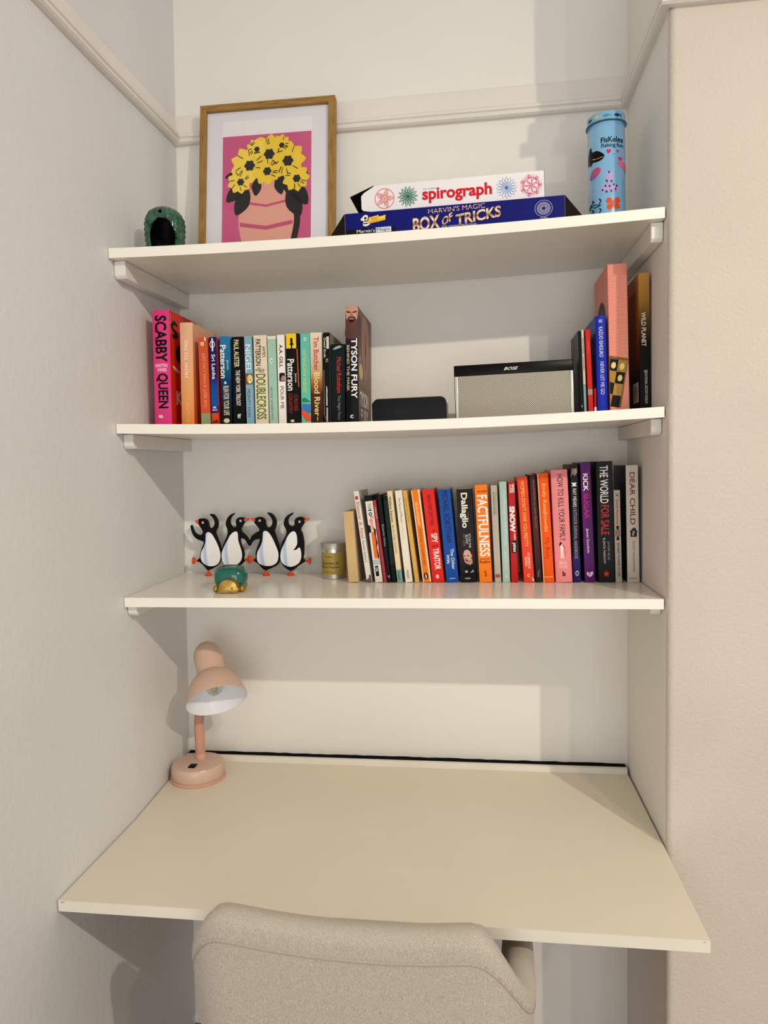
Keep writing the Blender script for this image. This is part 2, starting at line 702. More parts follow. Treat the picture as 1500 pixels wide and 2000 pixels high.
# worn front corners where the banding has chipped
for cx, w, n in ((dpts[0][0] + 0.010, 0.012, 5), (1.0755, 0.005, 2)):
    sh = poly_shape([(w * (0.5 + 0.5 * math.cos(a * 2 * math.pi / 9)) * random.uniform(.5, 1), 0.0015 + 0.0014 * math.sin(a * 2 * math.pi / 9) * random.uniform(.4, 1)) for a in range(9)])
    printed('worn_chip', sh, chip_m, desk, lambda a, b, cx=cx: (cx - 0.006 + a, -DD - 0.0002, DZ - 0.0045 + b))
# upstand strip along the back with a dark gap to the wall
strip_m = noise_mat('upstand_white_paint', (226, 221, 210), (231, 226, 216), 12, rough=0.35)
prism('back_strip', [(-0.034, DZ - 0.02), (-0.034, DZ + 0.010), (-0.031, DZ + 0.0125), (-0.021, DZ + 0.0125), (-0.020, DZ + 0.011), (-0.020, DZ - 0.02)], 'x', left_x(0, DZ) + 0.004, 1.0765, strip_m, desk)
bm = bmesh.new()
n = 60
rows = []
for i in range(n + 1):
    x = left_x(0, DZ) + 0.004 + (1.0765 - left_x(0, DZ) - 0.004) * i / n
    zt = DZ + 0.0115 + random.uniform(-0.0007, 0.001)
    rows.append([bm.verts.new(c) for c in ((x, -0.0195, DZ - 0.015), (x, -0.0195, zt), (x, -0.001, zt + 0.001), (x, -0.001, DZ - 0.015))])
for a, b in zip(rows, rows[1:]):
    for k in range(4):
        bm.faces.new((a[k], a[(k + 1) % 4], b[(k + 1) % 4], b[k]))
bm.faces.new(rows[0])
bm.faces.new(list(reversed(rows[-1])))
o = bm_obj('gap_strip', bm, dark_m, desk)  # near-black strip filling the gap between back strip and wall
o['label'] = 'dark strip in the gap behind the white back strip'
box('batten', left_x(-0.1, DZ) + 0.02, left_x(-0.1, DZ) + 0.045, -0.5, -0.04, DZ - 0.058, DZ - 0.0197, batten_m, desk)
box('batten', 1.05, 1.076, -0.35, -0.04, DZ - 0.058, DZ - 0.0197, batten_m, desk)

# ------------------------------------------------------------------ books, middle shelf
G2 = 'books standing on the middle shelf'
Y2 = -0.22
WHT, BLK = (238, 236, 230), (18, 17, 18)


def b2(x, t, h, lean, label, cover, d=0.125, **k):
    # a book that leans right stands on its lower right corner
    z = s2(x + t / 2) + 0.0003
    if lean > 0:
        z += t * math.sin(lean)
    return make_book(label, G2, x, k.pop('y', Y2), z, t, h, lean, d, cover, **k)


# 1 tall pink hardback
bk = b2(0.0259, 0.0394, 0.2553, 0.0155, 'tall pink hardback with huge black capitals, against the left wall', (216, 62, 128), 0.155, hard=True, side=(214, 48, 22))
spine_text(bk, 'SCABBY', .05, .46, .17, .85, BLK, bold=.028)
spine_text(bk, 'KIRSTIN', .475, .505, .14, .84, (245, 205, 222), 'h', .02, name='author_lettering')
spine_text(bk, 'INNES', .513, .543, .28, .8, (245, 205, 222), 'h', .02, name='author_lettering')
spine_text(bk, 'QUEEN', .56, .87, .17, .86, BLK, bold=.028)
spine_text(bk, '4th', .925, .958, .26, .52, WHT, 'h', .03, name='publisher_mark')
printed('edge_lettering', text_shape('KIRSTIN INNES'), mat((246, 190, 170)), bk[0], lambda a, b: (bk[2] + INK, 0.004 + b * 0.004, bk[1] * (0.97 - 0.17 * a)))
S_ = line_shape(smooth_poly([(.9, .9), (.5, 1), (.1, .8), (.3, .55), (.75, .4), (.9, .15), (.5, 0), (.1, .1), (.45, .16), (.68, .22), (.55, .36), (.12, .55), (-.05, .8), (.4, 1.12)], 3), .17)
side_mark(bk, 'cover_letter', S_, .012, .045, .1, .22, BLK)
side_mark(bk, 'cover_spot', disc_shape(), .03, .085, .27, .44, BLK)
side_mark(bk, 'cover_hand', poly_shape(smooth_poly([(0, 1), (.3, .95), (.7, .6), (1, .2), (1, 0), (.6, .15), (.3, .4)], 2)), .010, .05, .47, .52, (238, 214, 196))
side_mark(bk, 'cover_letter', text_shape('K', .04), .028, .06, .68, .80, (240, 225, 205))
side_mark(bk, 'cover_line', rect_shape(), .052, .056, .84, .96, (240, 205, 190))

# 2 peach to orange hardback
bk = b2(0.0878, 0.0294, 0.2271, 0.0200, 'peach hardback fading to orange, with cream lettering reading upwards', ramp_mat([(0, (222, 128, 62)), (.45, (226, 160, 112)), (1, (226, 176, 146))]), 0.145, hard=True,
        side=ramp_mat([(0, (216, 82, 20)), (.55, (224, 120, 66)), (1, (222, 172, 140))]))
spine_text(bk, 'HOW TO FAIL', .165, .545, .36, .64, (248, 226, 206), 'u', .015)
spine_text(bk, 'ELIZABETH DAY', .57, .99, .36, .66, (226, 178, 92), 'u', name='author_lettering')
spine_mark(bk, 'publisher_mark', disc_shape(), .055, .1, .34, .62, (206, 190, 96))

# 3
bk = b2(0.1331, 0.0214, 0.1951, -0.0030, 'thin brick-orange paperback with a green-grey band at its foot, lettered upwards', ramp_mat([(0, (146, 152, 112)), (.155, (204, 84, 50))], interp='CONSTANT'))
spine_text(bk, 'THE BEST A MAN CAN GET', .18, .82, .42, .74, (240, 160, 122), 'u')
spine_mark(bk, 'publisher_mark', rect_shape(), .055, .095, .3, .62, (238, 226, 204))
spine_mark(bk, 'publisher_bird', poly_shape([(.2, .1), (.5, .3), (.8, .2), (.7, .8), (.4, .9), (.35, .5)]), .06, .09, .34, .58, BLK, .0001)
spine_mark(bk, 'corner_flash', poly_shape([(0, 1), (.6, 1), (1, .5), (.7, 0), (.3, 0)]), 0.0, .045, .68, .86, (246, 236, 220))

# 4
bk = b2(0.1576, 0.0160, 0.1957, 0.0018, 'slim navy and blue travel guide with a white globe ring at its head', ramp_mat([(0, (214, 72, 34)), (.15, (214, 72, 34)), (.165, (24, 28, 96)), (.23, (24, 28, 96)), (.25, (14, 84, 164)), (.46, (10, 70, 150)), (.56, (20, 26, 96))], interp='LINEAR'), side=(196, 66, 52))
spine_mark(bk, 'globe_ring', ring_shape(24, .8), .045, .125, .08, .82, WHT)
spine_mark(bk, 'globe_bar', rect_shape(), .015, .165, .36, .56, WHT, .0001)
spine_text(bk, 'Sri Lanka', .2, .49, .28, .8, WHT, bold=.01)
spine_mark(bk, 'publisher_lines', merge(moved(rect_shape(), 0, 1, 0, .14), moved(rect_shape(), 0, 1, .28, .42), moved(rect_shape(), .1, .8, .6, 1)), .805, .855, .15, .85, (186, 196, 232))
spine_mark(bk, 'picture', poly_shape([(0, 0), (1, 0), (1, .3), (.7, .7), (.45, .35), (.2, .5)]), .93, 1.0, .05, .95, (96, 34, 20))

# 5
bk = b2(0.1804, 0.0226, 0.1965, 0.0084, 'thick paperback shading from bright blue down to black, white surname lettering', ramp_mat([(0, (10, 14, 22)), (.25, (14, 30, 48)), (.5, (14, 52, 92)), (.75, (24, 104, 150)), (1, (34, 116, 168))]), side=ramp_mat([(0, (12, 26, 40)), (.5, (20, 76, 120)), (1, (96, 168, 206))]))
spine_text(bk, 'Patterson', .1, .48, .02, .6, WHT, bold=.015, name='author_lettering')
spine_text(bk, 'James', .27, .385, .62, .86, (190, 214, 224), name='author_lettering')
spine_text(bk, 'RUN FOR YOUR LIFE', .57, .91, .25, .8, (222, 212, 184), bold=.01)
spine_mark(bk, 'water_drop', poly_shape(smooth_poly([(.5, 1), (.9, .4), (.5, 0), (.1, .4)], 3)), .515, .55, .3, .62, (190, 226, 240))
spine_mark(bk, 'publisher_mark', disc_shape(), .945, .998, .2, .8, (220, 208, 160))

# 6
bk = b2(0.2067, 0.0271, 0.1949, 0.0084, 'black paperback with narrow cream capitals and a ff-like white mark at foot', (16, 15, 16))
bk[0]['label'] = 'plain black paperback with narrow cream capitals, right of the blue-to-black one'
spine_text(bk, 'PAUL AUSTER', .035, .35, .2, .62, (226, 216, 172), name='author_lettering')
spine_text(bk, 'THE NEW YORK TRILOGY', .385, .8, .3, .66, (228, 224, 212))
spine_text(bk, 'ff', .895, .945, .36, .66, WHT, 'h', name='publisher_mark')

# 7
bk = b2(0.2366, 0.0169, 0.1958, 0.0017, 'pale blue-grey paperback with a gold picture of a dog halfway down', (128, 168, 188))
spine_text(bk, 'NIGEL', .095, .415, .12, .86, (222, 236, 240))
spine_mark(bk, 'picture', rect_shape(), .43, .555, 0.02, .98, (110, 86, 44))
spine_mark(bk, 'dog_face', disc_shape(14), .44, .545, .3, .98, (226, 200, 140), .0001)
spine_mark(bk, 'dog_ear', disc_shape(10), .455, .52, .22, .42, (196, 160, 96), .0002)
spine_mark(bk, 'dog_muzzle', disc_shape(10), .49, .545, .5, .8, (242, 226, 186), .0002)
spine_mark(bk, 'dog_nose', disc_shape(8), .495, .515, .6, .74, (50, 34, 20), .0003)
spine_text(bk, 'MONTY DON', .61, .93, .22, .6, (46, 62, 78), name='author_lettering')

# 8
bk = b2(0.2568, 0.0293, 0.1970, 0.0055, 'cream paperback with black author capitals above tall olive green title capitals', (224, 208, 184))
spine_text(bk, 'PATTERSON', .045, .345, .14, .54, BLK, bold=.015, name='author_lettering')
spine_text(bk, 'JAMES', .125, .25, .6, .9, (40, 38, 40), bold=.01, name='author_lettering')
spine_text(bk, 'THE NO. 1', .365, .38, .25, .55, (60, 52, 46), 'h')
spine_text(bk, 'BESTSELLING', .384, .404, .12, .8, (60, 52, 46), 'h', .02)
spine_text(bk, 'THRILLER', .408, .424, .3, .75, (60, 52, 46), 'h')
spine_text(bk, 'DOUBLECROSS', .44, .96, .12, .86, (88, 112, 34), bold=.02)
# 9
bk = b2(0.2884, 0.0186, 0.1945, 0.0011, 'pale green paperback with a cream head band and tiny dark lettering', ramp_mat([(0, (158, 192, 176)), (.968, (226, 220, 200))], interp='CONSTANT'))
spine_mark(bk, 'publisher_mark', disc_shape(12), .25, .315, .28, .6, (226, 232, 224))
spine_mark(bk, 'publisher_bird', poly_shape([(.2, .1), (.6, .3), (.9, .2), (.6, .9), (.35, .6)]), .262, .305, .34, .56, (60, 84, 78), .0001)
spine_text(bk, 'MIKE STONE  THE RAINBOW TROUT', .585, .97, .24, .46, (70, 98, 88))
# 10
bk = b2(0.3088, 0.0169, 0.1966, 0.0062, 'white paperback with black capitals and a small dark portrait in its middle', (236, 228, 220))
spine_text(bk, 'A.A. GILL', .11, .37, .28, .74, BLK, name='author_lettering')
spine_mark(bk, 'portrait_photo', rect_shape(), .435, .53, .2, .96, (150, 136, 132))
spine_mark(bk, 'portrait_hair', poly_shape(smooth_poly([(.05, .4), (.1, .9), (.5, 1), (.95, .9), (.98, .5), (.75, .7), (.5, .65), (.3, .3), (.1, 0)], 2)), .43, .53, .2, .96, (24, 20, 22), .0001)
spine_mark(bk, 'portrait_coat', poly_shape([(.1, 0), (.9, 0), (.95, .3), (.6, .15), (.3, .4)]), .49, .53, .2, .96, (40, 34, 36), .0001)
spine_text(bk, 'POUR ME', .585, .84, .3, .76, (66, 20, 26))
# 11
bk = b2(0.3278, 0.0290, 0.1983, 0.0118, 'black paperback with a bright yellow square at its head and a running silhouette', (20, 18, 20))
spine_mark(bk, 'yellow_panel', rect_shape(), 0.0, .165, .02, .78, (238, 200, 24))
spine_mark(bk, 'figure_silhouette', poly_shape(smooth_poly([(.3, 0), (.42, .3), (.35, .48), (.15, .5), (.35, .6), (.32, .9), (.5, 1), (.66, .9), (.66, .62), (.85, .5), (.65, .47), (.6, .28), (.72, 0), (.58, 0), (.52, .22), (.44, 0)], 2)), .045, .2, .15, .7, (14, 12, 12), .0001)
spine_text(bk, 'Patterson', .285, .64, .08, .6, WHT, bold=.015, name='author_lettering')
spine_text(bk, 'James', .445, .55, .6, .8, (204, 198, 190), name='author_lettering')
spine_text(bk, 'CROSS', .69, .87, .56, .84, (146, 44, 44))
spine_text(bk, 'COUNTRY', .67, .9, .14, .42, (146, 44, 44))
spine_mark(bk, 'orange_stripe', poly_shape([(0, 1), (.45, 1), (1, 0), (.5, 0)]), .17, .6, .8, .97, (190, 84, 34))
spine_mark(bk, 'publisher_mark', disc_shape(), .968, .998, .25, .55, (216, 214, 120))
# 12
bk = b2(0.3591, 0.0211, 0.1976, 0.0119, 'turquoise paperback with pale yellow upward lettering and a coloured picture at foot', ramp_mat([(0, (96, 188, 160)), (1, (98, 184, 170))]))
spine_mark(bk, 'publisher_mark', ring_shape(16, .6), .045, .085, .36, .66, (222, 236, 220))
spine_text(bk, 'SEVEN ANOMALIES', .18, .66, .24, .6, (206, 214, 118), 'u')
spine_mark(bk, 'blue_shape', poly_shape([(0, .25), (1, 0), (1, .95), (.1, 1)]), .79, .905, .02, .98, (60, 118, 186))
spine_mark(bk, 'leaf_shape', poly_shape(smooth_poly([(0, .6), (.3, 1), (.7, .7), (1, .3), (.6, .35), (.2, .3)], 2)), .72, .8, .05, .98, (40, 128, 88))
spine_mark(bk, 'red_shape', poly_shape([(0, 1), (.45, .9), (1, .45), (1, 0), (.5, 0), (0, .6)]), .86, .99, .02, .98, (222, 84, 60), .0001)
# 13
bk = b2(0.3811, 0.0256, 0.1989, 0.0099, 'paperback fading from cream to dark maroon, red author name above gold title', ramp_mat([(0, (50, 18, 16)), (.35, (84, 36, 18)), (.47, (160, 98, 34)), (.56, (196, 156, 110)), (.75, (204, 188, 168)), (1, (226, 210, 186))]))
spine_text(bk, 'Tim Butcher', .05, .425, .3, .74, (196, 44, 36), bold=.01, name='author_lettering')
spine_text(bk, 'Blood River', .445, .935, .3, .78, (238, 214, 150), bold=.01)
spine_mark(bk, 'publisher_line', rect_shape(), .945, .985, .5, .58, (206, 186, 160))
# 14
bk = b2(0.4078, 0.0148, 0.1980, 0.0200, 'narrow black paperback with white strips, grey-tan back board showing', (16, 16, 18), 0.135, side=(150, 138, 116))
spine_mark(bk, 'white_label', rect_shape(), .045, .18, .5, .86, (206, 204, 196))
spine_text(bk, 'Dead Ends', .06, .28, .1, .42, (200, 200, 194))
spine_text(bk, 'Vol. 2', .29, .33, .4, .75, (206, 204, 196))
spine_mark(bk, 'white_strip', rect_shape(), .42, .93, .08, .13, (170, 168, 162))
spine_mark(bk, 'white_strip', poly_shape([(0, 0), (.9, 0), (1, .3), (.8, .55), (1, .8), (.6, 1), (.1, 1)]), .6, .82, .42, .62, (196, 194, 186))
spine_mark(bk, 'white_strip', rect_shape(), .84, 1.0, .45, .64, (196, 194, 186))
spine_mark(bk, 'red_mark', disc_shape(8), .93, .97, .15, .4, (130, 44, 60))
# 15
bk = b2(0.4249, 0.0300, 0.1727, 0.0181, 'short dark teal and black paperback with red author lettering', ramp_mat([(0, (10, 16, 18)), (.8, (14, 38, 42)), (1, (12, 30, 36))]))
spine_mark(bk, 'pale_flare', poly_shape(smooth_poly([(0, .1), (.3, .7), (.75, 1), (1, .75), (.7, .4), (.3, .15)], 3)), .02, .075, .15, .8, (150, 168, 164))
spine_text(bk, 'Michael Robotham', .17, .63, .42, .76, (196, 60, 56), name='author_lettering')
spine_text(bk, 'The Night Ferry', .66, .98, .42, .7, (112, 116, 112))
# 16
bk = b2(0.4566, 0.0275, 0.2495, 0.0200, 'tall hardback with a shouting bearded man on its spine, right end of left row', ramp_mat([(0, (22, 26, 34)), (.2, (14, 14, 20)), (.4, (24, 20, 34)), (.72, (50, 34, 48)), (.85, (80, 56, 54)), (1, (96, 70, 62))]), 0.185, hard=True,
        side=ramp_mat([(0, (50, 30, 34)), (.3, (104, 76, 66)), (.6, (128, 100, 88)), (.8, (112, 84, 76)), (1, (104, 82, 76))]))
spine_mark(bk, 'man_shoulder', poly_shape(smooth_poly([(0, 0), (0, .7), (.3, 1), (.75, 1), (1, .75), (1, 0)], 3)), .13, .27, .03, .97, (84, 58, 54), .0)
spine_mark(bk, 'man_face', poly_shape(smooth_poly([(.02, 1), (.98, 1), (.99, .6), (.9, .28), (.7, .04), (.34, .02), (.1, .26), (.02, .6)], 3)), 0.003, .185, .04, .96, (196, 146, 124), .0001)
spine_mark(bk, 'man_beard', poly_shape([(.02, .62), (.14, .58), (.2, .72), (.5, .8), (.8, .72), (.88, .58), (.98, .62), (.9, .28), (.7, .02), (.32, .0), (.1, .26)]), 0.05, .19, .04, .96, (104, 58, 48), .0002)
spine_mark(bk, 'man_mouth', poly_shape(smooth_poly([(0, .5), (.2, .95), (.8, .95), (1, .5), (.75, .05), (.25, .05)], 2)), .103, .137, .28, .72, (38, 12, 12), .0003)
spine_mark(bk, 'man_teeth', rect_shape(), .106, .111, .36, .64, (216, 200, 186), .0004)
spine_mark(bk, 'man_nose', poly_shape([(.3, 1), (.7, 1), (1, .2), (.75, 0), (.25, 0), (0, .2)]), .048, .085, .38, .62, (168, 112, 94), .0003)
for va, vb, sl in ((.1, .42, 1), (.58, .9, 0)):
    spine_mark(bk, 'man_brow', poly_shape([(0, 1 - .5 * (1 - sl)), (1, .5 + .5 * (1 - sl)), (1, .15 + .3 * (1 - sl)), (.5, 0), (0, .45 - .3 * (1 - sl))]), .036, .056, va, vb, (70, 40, 34), .0003)
side_mark(bk, 'cover_face', poly_shape(smooth_poly([(.2, 1), (.8, 1), (.95, .6), (.8, .2), (.5, 0), (.25, .2), (.08, .6)], 3)), .03, .15, .05, .6, (150, 112, 96))
side_mark(bk, 'cover_shadow', poly_shape(smooth_poly([(.5, 1), (.6, .6), (.55, .2), (.5, 0), (.42, .3), (.45, .7)], 3)), .05, .14, .12, .5, (92, 62, 56))
spine_text(bk, 'TYSON FURY', .275, .8, .46, .92, WHT, bold=.02)
spine_text(bk, 'BEHIND THE MASK', .335, .735, .1, .32, (218, 206, 166), bold=.01)
spine_text(bk, 'c', .945, .975, .36, .62, WHT, 'h', .02, name='publisher_mark')
side_mark(bk, 'cover_hair', poly_shape([(.0, 0), (.4, .1), (.45, .9), (.3, 1), (0, 1)]), .012, .06, .06, .42, (84, 60, 60))
side_mark(bk, 'gold_seal', disc_shape(16), .006, .06, .46, .60, (206, 176, 116))
side_mark(bk, 'cover_lettering', text_shape('TYSON', .02), .02, .135, .70, .83, (226, 222, 214))
side_mark(bk, 'cover_lettering', text_shape('FURY', .02), .03, .13, .85, .97, (196, 192, 188))
side_mark(bk, 'cover_lettering', text_shape('BEHIND THE MASK'), .015, .12, .64, .67, (150, 120, 80))

# ---- books at the right end of the middle shelf
GR = 'books at the right end of the middle shelf'


def b2r(x, t, h, lean, label, cover, d, y=-0.235, **k):
    bk = make_book(label, GR, x, y, s2(x + t / 2) + 0.0003, t, h, lean, d, cover, **k)
    return bk


bk = b2r(0.9447, 0.0056, 0.1692, -0.0314, 'thin black book against the loudspeaker', (20, 19, 17), 0.11)
side_mark(bk, 'cover_lines', merge(*[moved(rect_shape(), .1, .8, .7 + .06 * i, .715 + .06 * i) for i in range(5)]), .01, .1, .02, .98, (74, 66, 52), right=False)
spine_text(bk, 'ff', .93, .96, .3, .7, (190, 188, 180), 'h', name='publisher_mark')
bk = b2r(0.9514, 0.0052, 0.1708, -0.0340, 'very thin grey-white booklet turning teal at its foot', ramp_mat([(0, (120, 160, 160)), (.33, (120, 150, 154)), (.36, (196, 188, 176))], interp='CONSTANT'), 0.11)
spine_text(bk, 'THE LITTLE BOOK', .1, .3, .3, .75, (96, 70, 60))
spine_text(bk, 'GARDENS', .33, .5, .3, .75, (160, 60, 40))
bk = b2r(0.9601, 0.0099, 0.1712, -0.0390, 'thin bright red paperback between the grey booklet and the blue hardback', (196, 34, 24), 0.12)
spine_mark(bk, 'grey_label', rect_shape(), .74, .81, .05, .95, (150, 140, 130))
spine_text(bk, 'HAIKU', .15, .3, .3, .65, (226, 90, 70))
bk = b2r(0.9716, 0.0045, 0.0524, -0.0220, 'tiny red booklet with a white foot, tucked low beside the blue hardback', ramp_mat([(0, (224, 220, 210)), (.28, (170, 24, 24))], interp='CONSTANT'), 0.08)
bk = b2r(0.9775, 0.0206, 0.1958, -0.0217, 'royal blue hardback with white capitals down its spine', (26, 44, 168), 0.19, hard=True)
spine_text(bk, 'KAZUO ISHIGURO', .12, .44, .3, .66, (206, 208, 222), name='author_lettering')
spine_text(bk, 'NEVER LET ME GO', .49, .84, .34, .7, (206, 208, 222))
spine_mark(bk, 'publisher_mark', rect_shape(), .04, .075, .3, .62, (140, 150, 206))

# pink patterned giant
chev = bpy.data.materials.new('pink_chevron_print')
chev.use_nodes = True
nt, bs = nodes_of(chev)
tc = nt.nodes.new('ShaderNodeTexCoord')
sep = nt.nodes.new('ShaderNodeSeparateXYZ')
nt.links.new(tc.outputs['Object'], sep.inputs[0])


def mth(op, a, b=None):
    n_ = nt.nodes.new('ShaderNodeMath')
    n_.operation = op
    for i, v in enumerate((a, b)):
        if v is None:
            continue
        if isinstance(v, (int, float)):
            n_.inputs[i].default_value = v
        else:
            nt.links.new(v, n_.inputs[i])
    return n_.outputs[0]


xy = mth('ADD', sep.outputs['X'], sep.outputs['Y'])
zig = mth('PINGPONG', xy, 0.0012)
ph = mth('FRACT', mth('MULTIPLY', mth('ADD', sep.outputs['Z'], zig), 1 / 0.0026))
mask = mth('GREATER_THAN', ph, 0.5)
mx = nt.nodes.new('ShaderNodeMix')
mx.data_type = 'RGBA'
nt.links.new(mask, mx.inputs[0])
mx.inputs[6].default_value = lin((204, 62, 52))
mx.inputs[7].default_value = lin((238, 172, 146))
nt.links.new(mx.outputs[2], bs.inputs['Base Color'])
bs.inputs['Roughness'].default_value = 0.5
bk = b2r(1.0024, 0.0381, 0.2950, -0.0191, 'tall thick pink chevron-patterned book with a chessboard picture at its foot', chev, 0.155, hard=False)
bk[0]['label'] = 'tall thick pink herringbone-patterned book with chessboard picture at its foot'
bo, bh, bt, bp_ = bk
# chessboard picture, tilted
ca, sa = math.cos(math.radians(-11)), math.sin(math.radians(-11))


def board_fn(lift):
    def f(a, b):
        u, v = (a - .0) * 0.0335, (b - 1) * 0.094
        xx, zz = u * ca - v * sa, u * sa + v * ca
        x = min(max(0.002 + xx, 0.0004), bt - 0.0004)
        z = max(0.113 + zz - 0.004, 0.001)
        return (x, -INK - lift, z)
    return f


printed('chessboard_frame', moved(rect_shape(), -.1, 1.12, 0, 1.06), mat((124, 92, 44)), bo, board_fn(-0.0001))
dk = [moved(rect_shape(), i / 2, (i + 1) / 2, j / 4, (j + 1) / 4) for i in range(2) for j in range(4) if (i + j) % 2 == 1]
lt = [moved(rect_shape(), i / 2, (i + 1) / 2, j / 4, (j + 1) / 4) for i in range(2) for j in range(4) if (i + j) % 2 == 0]
printed('dark_squares', merge(*dk), mat((30, 24, 22)), bo, board_fn(0.0))
printed('light_squares', merge(*lt), mat((170, 130, 60)), bo, board_fn(0.0))
pcs = [moved(disc_shape(12), i / 2 + .12, i / 2 + .4, j / 4 + .05, j / 4 + .19) for i, j in ((0, 3), (1, 3), (1, 2))]
printed('chess_pieces', merge(*pcs), mat((226, 206, 140)), bo, board_fn(0.0002))
side_mark(bk, 'oval_panel', disc_shape(28), .03, .125, .2, .46, (44, 42, 40), right=False)
side_mark(bk, 'oval_lettering', text_shape('PUZZLES', .02), .04, .115, .34, .40, (196, 190, 176), right=False)
side_mark(bk, 'oval_lettering', text_shape('GAMES', .02), .045, .11, .27, .32, (150, 146, 136), right=False)

bk = b2r(1.0608, 0.0212, 0.2724, -0.0155, 'large glossy book shading from gold to black, against the right wall', ramp_mat([(0, (14, 12, 10)), (.5, (22, 17, 11)), (.66, (84, 62, 24)), (.82, (160, 116, 44)), (1, (196, 140, 66))]), 0.16, side=ramp_mat([(0, (50, 18, 12)), (.25, (36, 16, 10)), (.45, (120, 52, 22)), (.7, (176, 96, 34)), (1, (200, 132, 58))]))
spine_text(bk, 'WILD PLANET', .29, .545, .22, .62, (226, 218, 200))
spine_text(bk, 'NATIONAL HISTORY MUSEUM', .75, .975, .45, .7, (206, 202, 190), name='author_lettering')
spine_mark(bk, 'publisher_mark', merge(*[moved(rect_shape(), 0, 1, q, q + .14) for q in (0, .3, .6, .86)]), .725, .745, .4, .72, (190, 186, 176))
side_mark(bk, 'barcode_label', rect_shape(), .012, .06, .78, .93, (226, 220, 208), right=False)
side_mark(bk, 'barcode_bars', merge(*[moved(rect_shape(), .12 + .1 * i, .16 + .1 * i, .08, .9) for i in range(8)]), .013, .059, .79, .92, (60, 40, 36), right=False)
side_mark(bk, 'blurb_lines', merge(*[moved(rect_shape(), 0, 1 - .03 * (i % 4), i / 14, i / 14 + .025) for i in range(14)]), .02, .09, .1, .46, (120, 62, 20), right=False)

# ------------------------------------------------------------------ books, lowest shelf
G3 = 'books standing on the lowest shelf'
Y3 = -0.155
Z3 = 0.9443 + 0.0003


def b3(x, t, h, lean, label, cover, d=0.125, **k):
    return make_book(label, G3, x, k.pop('y', Y3), Z3, t, h, lean, d, cover, **k)


bk = b3(0.4419, 0.0226, 0.1613, -0.0531, 'short book turned fore-edge out, bare tan pages beside the candle tin', (206, 178, 150), 0.11, turned=True)
bk = b3(0.4830, 0.0122, 0.2079, -0.1229, 'thin cream paperback with pinkish title, leaning left over the tan pages', (226, 218, 206), 0.128, side=(178, 172, 162))
spine_mark(bk, 'publisher_mark', disc_shape(), .052, .095, .15, .75, (168, 62, 92))
spine_text(bk, 'Eleanor & Abel', .12, .515, .22, .82, (196, 122, 112))
spine_text(bk, 'Annette Sanford', .535, .775, .3, .75, (150, 132, 116), name='author_lettering')
spine_mark(bk, 'foot_picture', poly_shape([(0, 0), (1, 0), (1, .9), (.7, 1), (.5, .5), (0, .35)]), .915, 1.0, .02, .98, (96, 84, 92))
bk = b3(0.5027, 0.0170, 0.1972, -0.1039, 'white travel guide with black head, orange lettering and an orange picture', ramp_mat([(0, (224, 206, 190)), (.05, (228, 222, 214)), (.93, (20, 20, 20))], interp='CONSTANT'), 0.12)
spine_text(bk, 'TOP', .09, .165, .3, .7, (112, 108, 106))
spine_text(bk, '10', .165, .235, .28, .74, BLK, bold=.02)
spine_text(bk, 'Egypt', .24, .4, .28, .86, (226, 102, 40), bold=.015)
spine_mark(bk, 'orange_picture', rect_shape(), .42, .725, .3, .8, (232, 108, 28))
spine_mark(bk, 'dark_rocks', poly_shape([(0, 1), (1, .9), (.7, .7), (1, .5), (.6, .35), (1, .1), (.9, 0), (.5, 0), (.3, .4), (.5, .6), (.2, .8)]), .36, .73, .62, .98, (50, 26, 18), .0001)
spine_mark(bk, 'dark_rocks', poly_shape([(0, 0), (1, .1), (.9, .8), (0, 1)]), .33, .43, 0.0, .34, (36, 22, 20), .0001)
spine_mark(bk, 'grey_band', rect_shape(), .735, .8, .02, .98, (184, 184, 184))
spine_mark(bk, 'black_label', rect_shape(), .81, .93, .22, .66, (20, 20, 20))
spine_text(bk, 'DK', .83, .88, .3, .58, WHT, 'd', name='publisher_mark')
bk = b3(0.5224, 0.0066, 0.1867, -0.1130, 'very thin crimson booklet leaning between the white guide and black paperback', (168, 56, 66), 0.11)
spine_text(bk, 'A Short Guide', .08, .22, .3, .8, (222, 180, 180))
bk = b3(0.5297, 0.0098, 0.1989, -0.0963, 'narrow black paperback with small grey lettering, left of the dark green one', (18, 19, 20), 0.125)
spine_text(bk, 'Beatrix Hicks', .34, .585, .35, .8, (150, 146, 138), name='author_lettering')
spine_text(bk, 'VS', .92, .95, .3, .8, (190, 188, 180), 'h', name='publisher_mark')
bk = b3(0.5407, 0.0099, 0.1962, -0.0860, 'narrow dark green book with black head, left of the cream poetry paperback', ramp_mat([(0, (16, 22, 22)), (.2, (18, 50, 40)), (.93, (20, 20, 20))], interp='CONSTANT'), 0.125)
bk = b3(0.5529, 0.0118, 0.2065, -0.0946, 'thin cream paperback with black lettering and a teal label at its foot', ramp_mat([(0, (128, 170, 160)), (.14, (228, 208, 166))], interp='CONSTANT'), 0.125)
spine_text(bk, 'Wallace Stevens', .06, .34, .2, .66, (40, 36, 32), bold=.01, name='author_lettering')
spine_text(bk, 'SELECTED POEMS', .365, .68, .25, .58, (120, 104, 84))
spine_text(bk, 'FABER', .875, .985, .25, .7, (52, 96, 92), name='publisher_mark')
bk = b3(0.5711, 0.0163, 0.2069, -0.0979, 'white paperback with faint grey lettering and no picture, right of the cream one', (232, 224, 206), 0.125)
spine_text(bk, 'The Game of Mirrors', .075, .35, .36, .66, (112, 106, 96))
spine_text(bk, 'Andrea Camill', .37, .53, .4, .62, (206, 196, 178), name='author_lettering')
spine_text(bk, 'PICADOR', .87, .96, .32, .62, (110, 104, 92), name='publisher_mark')
